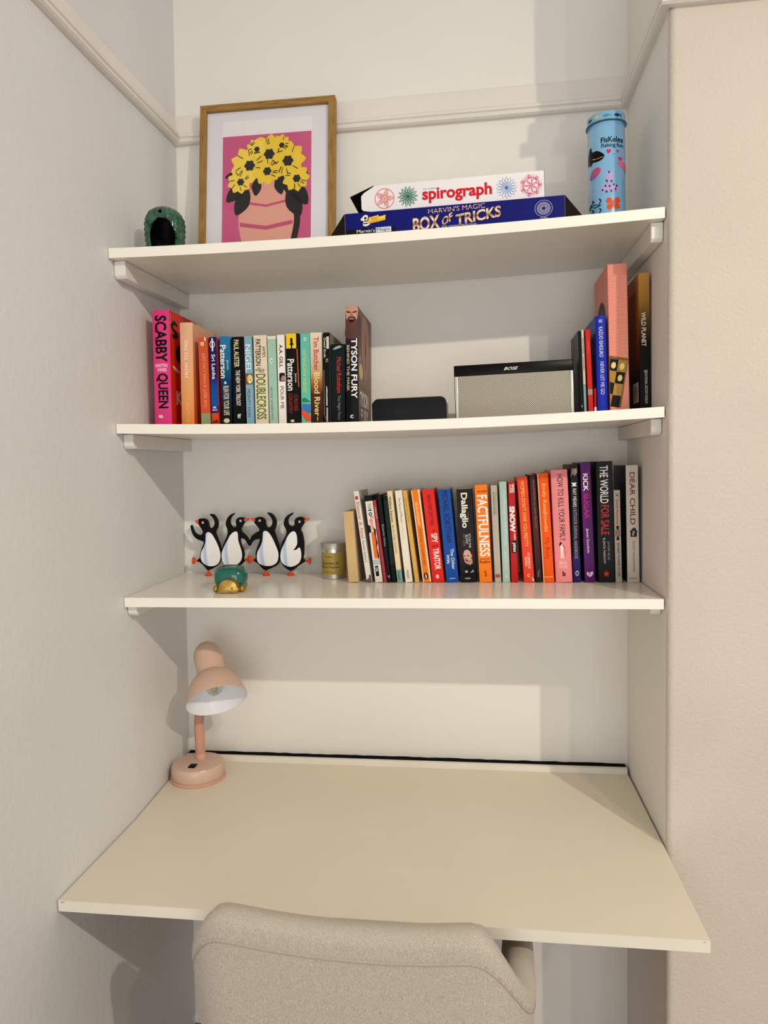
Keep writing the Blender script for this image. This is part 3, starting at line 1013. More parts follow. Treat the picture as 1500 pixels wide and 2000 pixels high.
bk = b3(0.5923, 0.0097, 0.2075, -0.1163, 'narrow ochre-gold paperback left of the cream and orange striped one', (214, 168, 88), 0.125)
spine_text(bk, 'The House of Sleep', .08, .35, .35, .65, (150, 108, 54))
bk = b3(0.6104, 0.0188, 0.2075, -0.1107, 'orange paperback edged with cream stripes and an oval bird mark at foot', (240, 222, 190), 0.125)
spine_mark(bk, 'orange_panel', rect_shape(), 0.0, 1.0, .13, .82, (240, 122, 24))
spine_text(bk, 'DAVID GOODHART', .13, .385, .3, .58, (246, 220, 160), name='author_lettering')
spine_text(bk, 'THE ROAD TO SOMEWHERE', .415, .815, .34, .62, (110, 58, 22))
spine_mark(bk, 'oval_mark', disc_shape(16), .895, .97, .22, .72, (30, 24, 20), .0002)
spine_mark(bk, 'bird_mark', poly_shape(smooth_poly([(.5, 1), (.75, .6), (.8, .2), (.5, 0), (.2, .2), (.25, .6)], 2)), .905, .96, .34, .6, (244, 232, 210), .0003)
bk = b3(0.6319, 0.0268, 0.2075, -0.0982, 'bright red paperback with white and black capitals, left of the blue one', (222, 36, 26), 0.13)
spine_text(bk, 'BEN MACINTYRE', .06, .385, .36, .68, (88, 20, 18), name='author_lettering')
spine_text(bk, 'THE', .43, .455, .52, .68, (88, 20, 18))
spine_text(bk, 'SPY', .475, .575, .34, .84, WHT, bold=.02)
spine_text(bk, 'AND THE', .6, .625, .3, .82, (88, 20, 18), 'h')
spine_text(bk, 'TRAITOR', .635, .865, .34, .84, WHT, bold=.02)
spine_mark(bk, 'oval_mark', disc_shape(16), .915, .965, .3, .62, (236, 150, 130))
spine_mark(bk, 'bird_mark', poly_shape(smooth_poly([(.5, 1), (.75, .6), (.8, .2), (.5, 0), (.2, .2), (.25, .6)], 2)), .92, .96, .38, .56, WHT, .0002)
bk = b3(0.6628, 0.0275, 0.2076, -0.0762, 'deep blue paperback with sunken navy capitals and white title at its foot', (20, 74, 158), 0.13)
spine_text(bk, 'MICHAEL ROBOTHAM', .02, .57, .3, .76, (14, 30, 84), name='author_lettering')
spine_text(bk, 'The Other', .64, .865, .56, .82, (222, 232, 240))
spine_text(bk, 'Wife', .7, .8, .2, .44, (222, 232, 240))
spine_text(bk, 'sphere', .95, .972, .3, .75, (190, 206, 230), 'h', name='publisher_mark')
bk = b3(0.6953, 0.0340, 0.2071, -0.0344, 'thick dark brown-black paperback with a bald man pictured near its foot', ramp_mat([(0, (18, 16, 18)), (.3, (46, 34, 36)), (.6, (44, 34, 36)), (1, (34, 28, 28))]), 0.13)
spine_text(bk, 'Dallaglio', .04, .415, .14, .66, (238, 234, 222), bold=.025, name='author_lettering')
spine_text(bk, 'Lawrence', .25, .345, .63, .73, (110, 100, 96), name='author_lettering')
spine_text(bk, "IT'S IN THE", .48, .63, .62, .76, (206, 202, 198))
spine_text(bk, 'BLOOD', .49, .585, .44, .58, (206, 202, 198), bold=.015)
spine_text(bk, 'MY LIFE', .48, .61, .26, .4, (120, 112, 110))
spine_mark(bk, 'man_shirt', poly_shape(smooth_poly([(0, 0), (.05, .5), (.3, .75), (.55, .7), (.75, 1), (.97, .75), (1, 0)], 2)), .77, .95, .2, .94, (12, 12, 14))
spine_mark(bk, 'man_neck', poly_shape([(.1, .2), (.2, 1), (.9, 1), (1, .3), (.6, 0)]), .745, .815, .42, .82, (186, 136, 112), .0001)
spine_mark(bk, 'man_head', poly_shape(smooth_poly([(.06, .62), (.2, .92), (.5, 1), (.8, .9), (.96, .62), (.88, .3), (.62, .06), (.4, 0), (.22, .1), (.12, .35)], 3)), .65, .795, .2, .76, (212, 166, 142), .0002)
spine_mark(bk, 'man_ear', disc_shape(10), .70, .735, .7, .8, (196, 144, 120), .0003)
spine_mark(bk, 'man_cheek', poly_shape(smooth_poly([(0, .8), (.3, 1), (.6, .6), (1, .3), (.6, 0), (.2, .3)], 2)), .735, .785, .3, .66, (166, 112, 92), .0003)
for va, vb in ((.25, .38), (.46, .62)):
    spine_mark(bk, 'man_brow', poly_shape([(0, .6), (.5, 1), (1, .7), (1, .3), (.5, 0), (0, .2)]), .708, .722, va, vb, (76, 42, 36), .0004)
spine_mark(bk, 'man_mouth', poly_shape(smooth_poly([(0, .5), (.4, 1), (1, .6), (.6, 0)], 2)), .758, .775, .34, .5, (70, 26, 26), .0004)
spine_mark(bk, 'shirt_marks', merge(moved(rect_shape(), 0, .3, .1, .8), moved(poly_shape([(0, 0), (.5, .6), (1, 1), (1, .3)]), .6, 1, 0, 1)), .865, .9, .3, .85, (170, 168, 170), .0002)
spine_text(bk, 'headline', .945, .965, .28, .62, (196, 192, 188), 'h', name='publisher_mark')
bk = b3(0.7360, 0.0280, 0.2159, -0.0401, 'orange paperback with the largest white capitals of the row', (246, 124, 20), 0.13)
spine_text(bk, 'FACTFULNESS', .105, .735, .14, .94, (246, 244, 236), bold=.02)
spine_text(bk, 'THE NO 1', .06, .078, .2, .5, (90, 40, 14), 'h', .02)
spine_text(bk, 'BESTSELLER', .06, .078, .55, .95, (90, 40, 14), 'h', .02)
spine_text(bk, 'HANS, OLA & ANNA', .755, .768, .12, .92, (100, 44, 14), 'h')
spine_text(bk, 'Rosling', .775, .812, .12, .92, (90, 34, 14), 'h', .02, name='author_lettering')
spine_text(bk, 'S', .88, .94, .42, .6, (96, 44, 16), 'h', name='publisher_mark')
bk = b3(0.7696, 0.0141, 0.2144, -0.0341, 'plain grey-beige paperback with tiny dark lettering and a red foot label', (184, 174, 158), 0.125)
spine_text(bk, 'SIX WALKS IN HISTORY', .07, .305, .3, .54, (88, 78, 68))
spine_text(bk, 'The collected letters', .07, .31, .66, .82, (140, 130, 118))
spine_mark(bk, 'red_label', rect_shape(), .915, .95, .12, .85, (170, 76, 66))
bk = b3(0.7868, 0.0161, 0.2221, -0.0264, 'pale sage-green paperback with pale lettering, left of the red travel book', (168, 192, 182), 0.125)
spine_text(bk, 'Five Minutes in the Morning', .095, .63, .4, .78, (218, 232, 226))
spine_text(bk, 'ASTER BOOKS', .68, .88, .38, .66, (206, 222, 214), name='author_lettering')
spine_text(bk, 'a', .925, .95, .4, .66, (218, 232, 226), 'h', name='publisher_mark')
bk = b3(0.8055, 0.0151, 0.2212, -0.0259, 'dark red book with fat white lettering like a logo', (186, 20, 26), 0.13)
bk[0]['label'] = 'dark red paperback with fat rounded white lettering, left of the orange-red one'
spine_text(bk, 'WSG', .02, .105, .5, .9, WHT, bold=.03)
spine_text(bk, 'GUIDES', .025, .11, .22, .46, WHT, bold=.02)
spine_text(bk, 'SNOW', .24, .5, .08, .86, WHT, bold=.05)
spine_text(bk, 'GUIDE', .51, .575, .6, .84, WHT, bold=.02)
spine_mark(bk, 'black_label', rect_shape(), .585, .705, .2, .96, (40, 12, 14))
spine_text(bk, 'JAPAN', .6, .695, .28, .82, WHT, bold=.03)
bk = b3(0.8329, 0.0225, 0.2311, -0.0587, 'orange-red paperback with wavy yellow hand lettering', (228, 66, 34), 0.13)
spine_text(bk, "WOMEN DON'T OWE YOU PRETTY", .035, .66, .3, .66, (244, 210, 80), bold=.02)
spine_text(bk, 'FLORENCE', .72, .87, .5, .72, (244, 214, 196), bold=.01, name='author_lettering')
spine_text(bk, 'GIVEN', .755, .845, .22, .44, (244, 214, 196), bold=.01, name='author_lettering')
spine_text(bk, 'c', .92, .95, .36, .6, (240, 200, 180), 'h', name='publisher_mark')
spine_mark(bk, 'corner_flash', poly_shape([(0, 1), (1, .3), (1, 0), (.3, 0)]), .95, .99, .78, .98, (244, 224, 206))
bk = b3(0.8590, 0.0132, 0.2362, -0.0570, 'thin dark brown book between the orange-red and bright orange paperbacks', ramp_mat([(0, (48, 24, 20)), (.5, (84, 34, 26)), (1, (66, 30, 26))]), 0.13)
spine_text(bk, 'SOLSTICES by Jane Barlow', .05, .5, .4, .75, (140, 108, 96))
spine_text(bk, 'Tales', .88, .95, .35, .7, (150, 126, 116), name='publisher_mark')
bk = b3(0.8746, 0.0235, 0.2384, -0.0499, 'bright orange hardback with slim pale lettering, left of the thick pink one', (238, 90, 18), 0.145, hard=True, pages=PAPER)
spine_text(bk, 'Emily Ratajkowski', .095, .53, .25, .72, (250, 178, 110), name='author_lettering')
spine_text(bk, 'My Body', .59, .79, .25, .74, (190, 46, 30))
spine_mark(bk, 'pale_rule', rect_shape(), .945, .953, .1, .9, (250, 170, 110))
spine_mark(bk, 'pale_edge', rect_shape(), .0, 1.0, .0, .09, (232, 190, 150))
bk = b3(0.9012, 0.0355, 0.2450, -0.0413, 'thick pink hardback with black capitals and a small woman figure near its foot', (232, 138, 140), 0.15, hard=True)
spine_text(bk, 'HOW TO KILL YOUR FAMILY', .04, .63, .36, .7, BLK)
spine_mark(bk, 'figure_robe', poly_shape(smooth_poly([(.2, 0), (.3, .5), (.22, .85), (.55, 1), (.8, .75), (.7, .4), (.85, 0), (.62, .02), (.55, .4), (.4, .02)], 2)), .66, .785, .3, .58, (246, 236, 228))
spine_mark(bk, 'figure_hair', poly_shape(smooth_poly([(0, .1), (.2, .8), (.6, 1), (.9, .6), (.6, .3), (.4, 0)], 2)), .638, .675, .3, .47, (24, 16, 18), .0001)
spine_mark(bk, 'figure_arm', line_shape([(0, 1), (.8, .7), (1, .2), (.8, 0)], .09, False), .665, .765, .52, .66, (60, 26, 30), .0001)
spine_text(bk, 'BELLA', .81, .838, .26, .7, (248, 214, 206), 'h', .01, name='author_lettering')
spine_text(bk, 'MACKIE', .846, .874, .22, .74, (248, 214, 206), 'h', .01, name='author_lettering')
spine_text(bk, 'b', .9, .945, .42, .6, BLK, 'h', .03, name='publisher_mark')
bk = b3(0.9382, 0.0165, 0.2566, -0.0226, 'dark paperback with violet foot and a photo at its head, right of thick pink one', ramp_mat([(0, (34, 20, 84)), (.2, (38, 24, 92)), (.25, (24, 20, 30)), (.95, (24, 20, 24)), (1, (50, 26, 24))]), 0.13)
spine_mark(bk, 'head_photo', poly_shape([(0, 0), (.15, 1), (1, 1), (.95, .5), (.6, .1), (.3, .4)]), .035, .11, .05, .9, (140, 118, 118))
spine_mark(bk, 'head_photo_face', disc_shape(12), .04, .085, .45, .85, (190, 150, 136), .0001)
spine_mark(bk, 'publisher_mark', poly_shape([(0, 0), (.3, .4), (0, 1), (1, 1), (.75, .5), (1, 0)]), .155, .185, .1, .8, (232, 226, 226))
spine_text(bk, 'RAY MEARS', .205, .36, .25, .7, (230, 226, 228), bold=.015, name='author_lettering')
spine_text(bk, 'OUTDOOR SURVIVAL HANDBOOK', .37, .8, .26, .68, (150, 140, 168))
spine_mark(bk, 'globe_ring', ring_shape(16, .6), .9, .945, .3, .75, (190, 182, 206))
bk = b3(0.9627, 0.0222, 0.2606, -0.0363, 'purple paperback with white and magenta capitals', (84, 16, 98), 0.13, side=(20, 12, 24))
spine_text(bk, 'KICK', .095, .24, .22, .7, WHT, bold=.02)
spine_text(bk, 'SUGAR', .26, .47, .22, .68, (196, 40, 120))
spine_text(bk, 'James Goodwin', .55, .755, .28, .58, (232, 226, 230), name='author_lettering')
spine_mark(bk, 'heart_mark', poly_shape(smooth_poly([(.5, 0), (.05, .5), (.1, .9), (.4, .85), (.5, .7), (.6, .85), (.9, 1), (.95, .5)], 3)), .91, .955, .2, .82, (236, 214, 224))
spine_mark(bk, 'heart_centre', ring_shape(12, .5), .918, .942, .35, .6, (196, 40, 110), .0001)
bk = b3(0.9909, 0.0345, 0.2614, -0.0178, 'thick black book with white then red capitals, tallest near the right end', (17, 16, 17), 0.14)
spine_text(bk, 'THE WORLD', .035, .345, .22, .72, (240, 238, 232))
spine_text(bk, 'FOR SALE', .36, .605, .24, .74, (206, 56, 60))
spine_text(bk, 'JAVIER BLAS', .66, .815, .58, .74, (150, 146, 146), name='author_lettering')
spine_text(bk, '& JACK FARCHY', .63, .845, .32, .48, (204, 200, 198), name='author_lettering')
spine_mark(bk, 'red_mark', poly_shape([(0, .55), (.35, .65), (.5, 1), (.65, .65), (1, .6), (.8, .3), (.85, 0), (.5, .2), (.15, 0), (.2, .3)]), .895, .955, .34, .68, (206, 50, 40))
bk = b3(1.0276, 0.0135, 0.1990, -0.0225, 'small grey-beige paperback with red author lettering and a black hourglass', (180, 170, 154), 0.1)
spine_text(bk, '7', .03, .075, .3, .7, (60, 54, 50), 'd')
spine_text(bk, 'David Runciman', .1, .375, .3, .72, (170, 50, 46), bold=.015, name='author_lettering')
spine_mark(bk, 'hourglass', poly_shape([(.1, 1), (.9, 1), (.6, .55), (.6, .45), (.9, 0), (.1, 0), (.4, .45), (.4, .55)]), .385, .54, .18, .82, (34, 30, 30))
spine_mark(bk, 'hourglass_frame', rect_shape(), .425, .5, .12, .88, (130, 120, 108), .0001)
spine_text(bk, 'WHERE POWER STOPS', .565, .935, .32, .74, (36, 32, 32), bold=.01)
bk = b3(1.0520, 0.0255, 0.2520, -0.0150, 'grey-white paperback with red hand lettering and a house drawing, next to wall', (206, 196, 184), 0.135, side=(22, 20, 20))
spine_text(bk, 'DEAR CHILD', .06, .505, .3, .72, (118, 56, 52))
spine_mark(bk, 'house_drawing', poly_shape([(0, .55), (.5, 1), (.62, .9), (.66, 1), (.76, 1), (.76, .78), (1, .55), (.88, .52), (.88, 0), (.12, 0), (.12, .52)]), .53, .61, .22, .9, (50, 44, 46))
spine_mark(bk, 'house_door', poly_shape([(0, 0), (.7, 0), (1, .9), (.3, 1)]), .555, .6, .42, .66, (168, 156, 146), .0001)
spine_text(bk, 'ROMY HAUSMANN', .645, .91, .46, .64, (118, 102, 94), name='author_lettering')
spine_text(bk, 'Quercus', .955, .975, .14, .8, (150, 128, 116), 'h', name='publisher_mark')

# ------------------------------------------------------------------ things on the middle shelf
# bedside-clock-like black box
bx, bw = 0.5195, 0.1555
by = -0.262
zc = s2(0.575) + 0.0006
ck = thing('desk_clock', 'low glossy black digital clock with rounded corners and a thin silver rim', 'clock', (bx, by, zc), (0, -0.012, 0))


def rrect(w, h, r, n=6, bottom=True):
    p = []
    for cx, cz, a0 in ((w - r, h - r, 0), (r, h - r, 90)):
        for i in range(n + 1):
            a = math.radians(a0 + 90 * i / n)
            p.append((cx + r * math.cos(a), cz + r * math.sin(a)))
    for cx, cz, a0 in ((r * .5, r * .5, 180), (w - r * .5, r * .5, 270)):
        for i in range(4):
            a = math.radians(a0 + 90 * i / 3)
            p.append((cx + r * .5 * math.cos(a), cz + r * .5 * math.sin(a)))
    return p


gloss_black = mat((5, 5, 6), 0.2, spec=0.12)
prism('casing', rrect(bw, 0.050, 0.014), 'y', 0.004, 0.06, mat((22, 22, 23), 0.4), ck)
prism('front_glass', [(x * .98 + .0015, z * .972 + .0008) for x, z in rrect(bw, 0.050, 0.013)], 'y', 0.0, 0.0045, gloss_black, ck)
sil = mat((206, 202, 194), 0.3, 0.6)
rp = rrect(bw, 0.050, 0.014)
tube('silver_rim', [(x, 0.0042, z) for x, z in rp + rp[:1]], 0.0007, sil, ck, 6)
printed('clock_digits', text_shape('DIGITAL', .02), mat((46, 44, 44), 0.5), ck, lambda a, b: (0.048 + a * 0.06, -0.0003, 0.014 + b * 0.012))

# loudspeaker
sx, sw, sd_, shh = 0.6905, 0.2440, 0.045, 0.1145
sp = thing('loudspeaker', 'portable loudspeaker with silver woven grille and black top band', 'loudspeaker', (sx, -0.222, rest(s2, sx, sx + sw, 0)[0] + 0.0030), (math.radians(-3), rest(s2, sx, sx + sw, 0)[1], 0))
prism('body', [(0, 0), (sw, 0), (sw, shh - .003), (sw - .003, shh), (.003, shh), (0, shh - .003)], 'y', 0.004, sd_, mat((20, 20, 20), 0.45), sp, bevel=0.002)
box('top_band', 0.0, sw, -0.0005, 0.0038, shh - 0.0225, shh, mat((13, 13, 14), 0.35), sp, 0.0012)
box('side_trim', 0.001, 0.0075, 0.0, 0.0038, 0.0, shh - 0.0227, mat((196, 194, 184), 0.35, 0.4), sp, 0.001)
box('side_trim', sw - 0.0075, sw - 0.001, 0.0, 0.0038, 0.0, shh - 0.0227, mat((196, 194, 184), 0.35, 0.4), sp, 0.001)
gm = bpy.data.materials.new('woven_grille')
gm.use_nodes = True
nt, bs = nodes_of(gm)
tc = nt.nodes.new('ShaderNodeTexCoord')
sep = nt.nodes.new('ShaderNodeSeparateXYZ')
nt.links.new(tc.outputs['Object'], sep.inputs[0])
K = math.pi / 0.0024
sxn = mth('SINE', mth('MULTIPLY', sep.outputs['X'], K))
szn = mth('SINE', mth('MULTIPLY', sep.outputs['Z'], K))
cell = mth('MULTIPLY', sxn, szn)
fac = mth('MULTIPLY', mth('ADD', cell, 1.0), 0.5)
rp_ = nt.nodes.new('ShaderNodeValToRGB')
rp_.color_ramp.elements[0].color = lin((92, 86, 76))
rp_.color_ramp.elements[1].color = lin((190, 183, 166))
nt.links.new(fac, rp_.inputs['Fac'])
nt.links.new(rp_.outputs['Color'], bs.inputs['Base Color'])
bmp = nt.nodes.new('ShaderNodeBump')
bmp.inputs['Strength'].default_value = 0.5
bmp.inputs['Distance'].default_value = 0.0008
nt.links.new(fac, bmp.inputs['Height'])
nt.links.new(bmp.outputs['Normal'], bs.inputs['Normal'])
bs.inputs['Roughness'].default_value = 0.5
bs.inputs['Metallic'].default_value = 0.15
box('grille', 0.0078, sw - 0.0078, 0.0006, 0.0038, 0.0003, shh - 0.0228, gm, sp)
printed('maker_lettering', text_shape('BOSE', .015, .45), mat((220, 220, 216), 0.4), sp, lambda a, b: (0.103 + a * 0.030, -0.0009, shh - 0.0150 + b * 0.0062))

# ------------------------------------------------------------------ things on the lowest shelf
# penguin rack: outlines in local units (x right, z up, in metres), all four joined
CX, CZ = 0.2267 * 0.001314, 0.2267 * 0.001305


def pp(pts, n=3):
    return smooth_poly([(0.024 + (x - 70) * CX, (585 - z) * CZ) for x, z in pts], n)


pen_body = [
    [(140, 108), (165, 103), (195, 108), (215, 125), (222, 150), (228, 178), (245, 188), (262, 175), (275, 150), (272, 120), (258, 95), (235, 70), (262, 68), (285, 88), (300, 118), (305, 150), (298, 180), (285, 205), (280, 225), (295, 270), (312, 320), (321, 370), (321, 420), (312, 460), (290, 495), (255, 520), (215, 538), (195, 535), (170, 505), (145, 480), (118, 464), (117, 450), (135, 435), (142, 400), (155, 355), (175, 310), (165, 295), (130, 282), (100, 262), (80, 230), (68, 190), (66, 163), (76, 160), (85, 190), (100, 220), (125, 238), (155, 242), (170, 220), (165, 200), (150, 175), (138, 155), (132, 130)],
    [(490, 98), (515, 100), (535, 108), (540, 130), (525, 150), (510, 175), (500, 195), (505, 215), (530, 240), (555, 270), (565, 310), (564, 336), (548, 312), (530, 284), (497, 272), (490, 300), (500, 340), (515, 380), (518, 420), (512, 446), (524, 462), (500, 485), (470, 507), (430, 530), (400, 536), (360, 505), (332, 462), (322, 420), (325, 380), (345, 320), (370, 270), (385, 230), (385, 200), (372, 165), (375, 130), (390, 100), (415, 75), (448, 62), (440, 75), (420, 95), (408, 125), (412, 155), (430, 178), (450, 180), (462, 165), (458, 140), (465, 112)],
    [(640, 100), (665, 97), (690, 105), (708, 125), (712, 155), (720, 180), (740, 185), (760, 170), (770, 140), (762, 110), (745, 85), (727, 63), (752, 65), (780, 85), (800, 125), (800, 165), (785, 205), (785, 225), (800, 275), (815, 330), (820, 390), (820, 440), (805, 490), (770, 515), (720, 535), (700, 542), (670, 525), (635, 485), (603, 465), (606, 450), (620, 435), (618, 400), (635, 345), (655, 300), (655, 280), (615, 288), (590, 305), (569, 338), (571, 290), (595, 250), (630, 225), (655, 210), (650, 190), (632, 165), (615, 140), (622, 112)],
    [(1000, 100), (1030, 108), (1045, 125), (1040, 145), (1020, 175), (1005, 205), (1018, 240), (1028, 300), (1028, 360), (1025, 410), (1017, 440), (1032, 460), (1028, 475), (1000, 490), (960, 520), (920, 545), (890, 538), (850, 505), (825, 460), (821, 410), (830, 350), (850, 300), (880, 250), (885, 210), (868, 175), (865, 145), (880, 105), (910, 80), (945, 65), (938, 80), (915, 98), (900, 125), (905, 160), (925, 178), (945, 175), (955, 160), (955, 135), (970, 110)]]
pen_belly = [
    [(225, 218), (250, 235), (275, 275), (300, 330), (316, 385), (317, 430), (305, 470), (280, 495), (240, 505), (195, 498), (160, 470), (147, 435), (152, 390), (172, 350), (190, 310), (195, 270), (198, 235), (208, 222)],
    [(455, 215), (472, 225), (475, 270), (478, 300), (490, 340), (502, 385), (503, 430), (485, 470), (450, 495), (400, 503), (355, 495), (334, 460), (328, 420), (335, 380), (360, 325), (385, 285), (405, 250), (430, 225)],
    [(710, 212), (740, 230), (770, 280), (795, 340), (812, 390), (812, 435), (798, 475), (760, 500), (710, 505), (660, 492), (635, 465), (630, 425), (638, 385), (660, 345), (680, 300), (685, 255), (690, 222)],
    [(945, 218), (965, 230), (974, 270), (974, 320), (960, 350), (942, 373), (965, 370), (992, 352), (1005, 390), (1003, 440), (985, 480), (945, 505), (905, 512), (860, 495), (835, 465), (830, 425), (840, 370), (870, 310), (895, 260), (920, 230)]]
pen_beak = [[(108, 118), (124, 122), (140, 108), (138, 132), (138, 150), (122, 146), (116, 134)], [(570, 110), (552, 108), (534, 110), (532, 128), (546, 130), (558, 122)], [(587, 104), (604, 106), (622, 110), (624, 132), (608, 130), (596, 122)], [(1079, 117), (1060, 114), (1044, 120), (1038, 138), (1056, 136), (1070, 128)]]
pen_eye = [(176, 138), (501, 127), (664, 127), (999, 140)]
pen_feet = [[(92, 460, 'l'), (203, 560, 'd')], [(541, 452, 'r'), (415, 560, 'd')], [(580, 452, 'l'), (699, 565, 'd')], [(1056, 466, 'r'), (909, 567, 'd')]]
YP = -0.044
rack = thing('penguin_rack', 'row of four joined black and white penguin cut-outs with orange feet', 'ornament', (0.004, YP, Z3 + 0.0))
blackp = mat((17, 16, 17), 0.5)
orange_p = mat((226, 82, 40), 0.45)
belly_m = bpy.data.materials.new('penguin_belly_paint')
belly_m.use_nodes = True
nt, bs = nodes_of(belly_m)
tc = nt.nodes.new('ShaderNodeTexCoord')
mp = nt.nodes.new('ShaderNodeMapping')
mp.inputs['Location'].default_value = (-0.70, 0, -0.26)
mp.inputs['Scale'].default_value = (1.0, 0.0, 0.55)
nt.links.new(tc.outputs['Generated'], mp.inputs['Vector'])
ln = nt.nodes.new('ShaderNodeVectorMath')
ln.operation = 'LENGTH'
nt.links.new(mp.outputs[0], ln.inputs[0])
r_ = nt.nodes.new('ShaderNodeValToRGB')
for e, (p_, c_) in zip([r_.color_ramp.elements[0], r_.color_ramp.elements[1], r_.color_ramp.elements.new(.42), r_.color_ramp.elements.new(.53), r_.color_ramp.elements.new(.6)],
                       ((0, (240, 236, 234)), (1, (238, 241, 248)), (.36, (238, 236, 238)), (.47, (168, 190, 224)), (.64, (232, 237, 246)))):
    e.position = p_
    e.color = lin(c_)
nt.links.new(ln.outputs['Value'], r_.inputs['Fac'])
nt.links.new(r_.outputs['Color'], bs.inputs['Base Color'])
bs.inputs['Roughness'].default_value = 0.4
peg_prof = [(0, 0), (0.0028, 0), (0.0030, -0.004), (0.0042, -0.007), (0.0085, -0.0095), (0.0095, -0.011), (0.0085, -0.0122), (0.0, -0.0126)]
for i in range(4):
    dx = 0.0
    pb = prism('penguin', pp(pen_body[i]), 'y', -0.005, 0.005, blackp, rack, bevel=0.0008)
    prism('belly', pp(pen_belly[i]), 'y', -0.0064, -0.0045, belly_m, pb, bevel=0.0006)
    prism('beak', pp(pen_beak[i], 2), 'y', -0.0058, 0.004, orange_p, pb)
    ex, ez = 0.024 + (pen_eye[i][0] - 70) * CX, (585 - pen_eye[i][1]) * CZ
    e = printed('eye', ring_shape(14, .5), WHT and mat((226, 226, 224), .3), pb, lambda a, b: (ex + (a - .5) * .0056, -0.0054, ez + (b - .5) * .0056))
    for fx, fz, dr in pen_feet[i]:
        cx, cz = 0.024 + (fx - 70) * CX, (585 - fz) * CZ
        rot = {'d': Matrix.Identity(4), 'l': Matrix.Rotation(math.pi / 2, 4, 'Y'), 'r': Matrix.Rotation(-math.pi / 2, 4, 'Y')}[dr]
        sc = 1.0
        off = {'d': (0, 0, 0.0062), 'l': (0.0062, 0, 0), 'r': (-0.0062, 0, 0)}[dr]
        if dr == 'd':
            cz = 0.0064
        T = Matrix.Translation((cx + off[0], 0, cz + off[2])) @ rot
        if dr != 'd' and i in (1, 2):
            T = T @ Matrix.Diagonal((1, 1, 0.92, 1))
        lathe('foot', peg_prof, orange_p, pb, 18, T)

# turtle ornament
tg = thing('turtle_ornament', 'small glossy green turtle-like ornament with brass head and feet', 'ornament', (0.1985, -0.258, Z3), (0, 0, math.radians(4)))
green_m = noise_mat('green_enamel', (8, 84, 72), (14, 104, 88), 60, rough=0.12, spec=0.6)
brass_m = noise_mat('old_brass', (156, 122, 52), (206, 168, 84), 90, rough=0.35, bump=0.15, bscale=160)
brass_m.node_tree.nodes['Principled BSDF'].inputs['Metallic'].default_value = 0.75


def blob(name, c, r, m, parent, squash=None, p=2.6, seg=28, rings=16):
    bm = bmesh.new()
    bmesh.ops.create_uvsphere(bm, u_segments=seg, v_segments=rings, radius=1)
    for v in bm.verts:
        s = (abs(v.co.x) ** p + abs(v.co.y) ** p + abs(v.co.z) ** p) ** (1 / p)
        v.co = v.co / s
        v.co = Vector((c[0] + v.co.x * r[0], c[1] + v.co.y * r[1], c[2] + v.co.z * r[2]))
        if squash is not None and v.co.z < squash:
            v.co.z = squash
    return bm_obj(name, bm, m, parent, True)


blob('shell', (0.002, 0.008, 0.0285), (0.0345, 0.028, 0.0230), green_m, tg, 0.008, 3.2)
blob('shell_rim', (-0.005, 0.026, 0.0285), (0.0345, 0.018, 0.0245), mat((36, 70, 62), 0.15, spec=0.6), tg, 0.004, 2.7)
hp = [(-0.018, 0.0005), (0.019, 0.0005)] + smooth_poly([(0.0195, 0.004), (0.0195, 0.013), (0.016, 0.021), (0.006, 0.0265), (-0.006, 0.0262), (-0.015, 0.020), (-0.018, 0.012), (-0.018, 0.004)], 4)[:29]
hd = prism('head', [(a * 1.08 + 0.006, max(z * 1.08, 0.0004)) for a, z in hp], 'y', -0.040, -0.014, brass_m, tg, True, bevel=0.002)
printed('eye', disc_shape(12), mat((34, 24, 12), .6), hd, lambda a, b: (0.0145 + a * .0034, -0.0404, 0.009 + b * .0036))
for fx, fy in ((-0.023, -0.022), (0.0335, -0.020), (-0.024, 0.034), (0.024, 0.034)):
    blob('foot', (fx, fy, 0.0078), (0.0066, 0.0085, 0.0076), brass_m, tg, None, 2.2, 14, 10)

# candle tin
ct = thing('candle_tin', 'small round candle tin with olive-gold label and silver lid', 'candle', (0.3935, -0.080, Z3), (0, 0, 0))
ct.scale = (1, 1, 1.05)
R_ = 0.0285
steel = mat((196, 190, 178), 0.25, 0.85)
lathe('tin', [(0, 0.0), (R_ - .001, 0.0), (R_, 0.001), (R_, 0.068), (R_ - .001, 0.069), (0, 0.069)], steel, ct, 40)
lathe('lid', [(R_ - .0005, 0.066), (R_ + .0012, 0.0662), (R_ + .0014, 0.0785), (R_ + .0004, 0.080), (R_ - .004, 0.0795), (R_ - .006, 0.0785), (0, 0.0785)], mat((176, 172, 162), 0.38, 0.7), ct, 40)
lathe('label', [(R_ + .0003, 0.010), (R_ + .0003, 0.059)], noise_mat('olive_label', (158, 134, 58), (166, 142, 66), 20, rough=0.5), ct, 40)


def on_tin(z0, hgt, a0, a1, rad=R_ + .0006):
    def f(a, b):
        an = math.radians(a0 + a * (a1 - a0)) - math.pi / 2
        return (rad * math.cos(an), rad * math.sin(an), z0 + b * hgt)
    return f


for s_, z_, h_, a0, a1 in (('ST EVAL', .0485, .0032, -22, 16), ('Cucumber &', .033, .0062, -46, 42), ('Black Pepper', .0235, .0062, -46, 50), ('SCENTED TIN CANDLE', .0145, .0018, -24, 28)):
    printed('label_lettering', text_shape(s_), mat((58, 46, 18), .5), ct, on_tin(z_, h_, a0 - 10, a1 - 10))

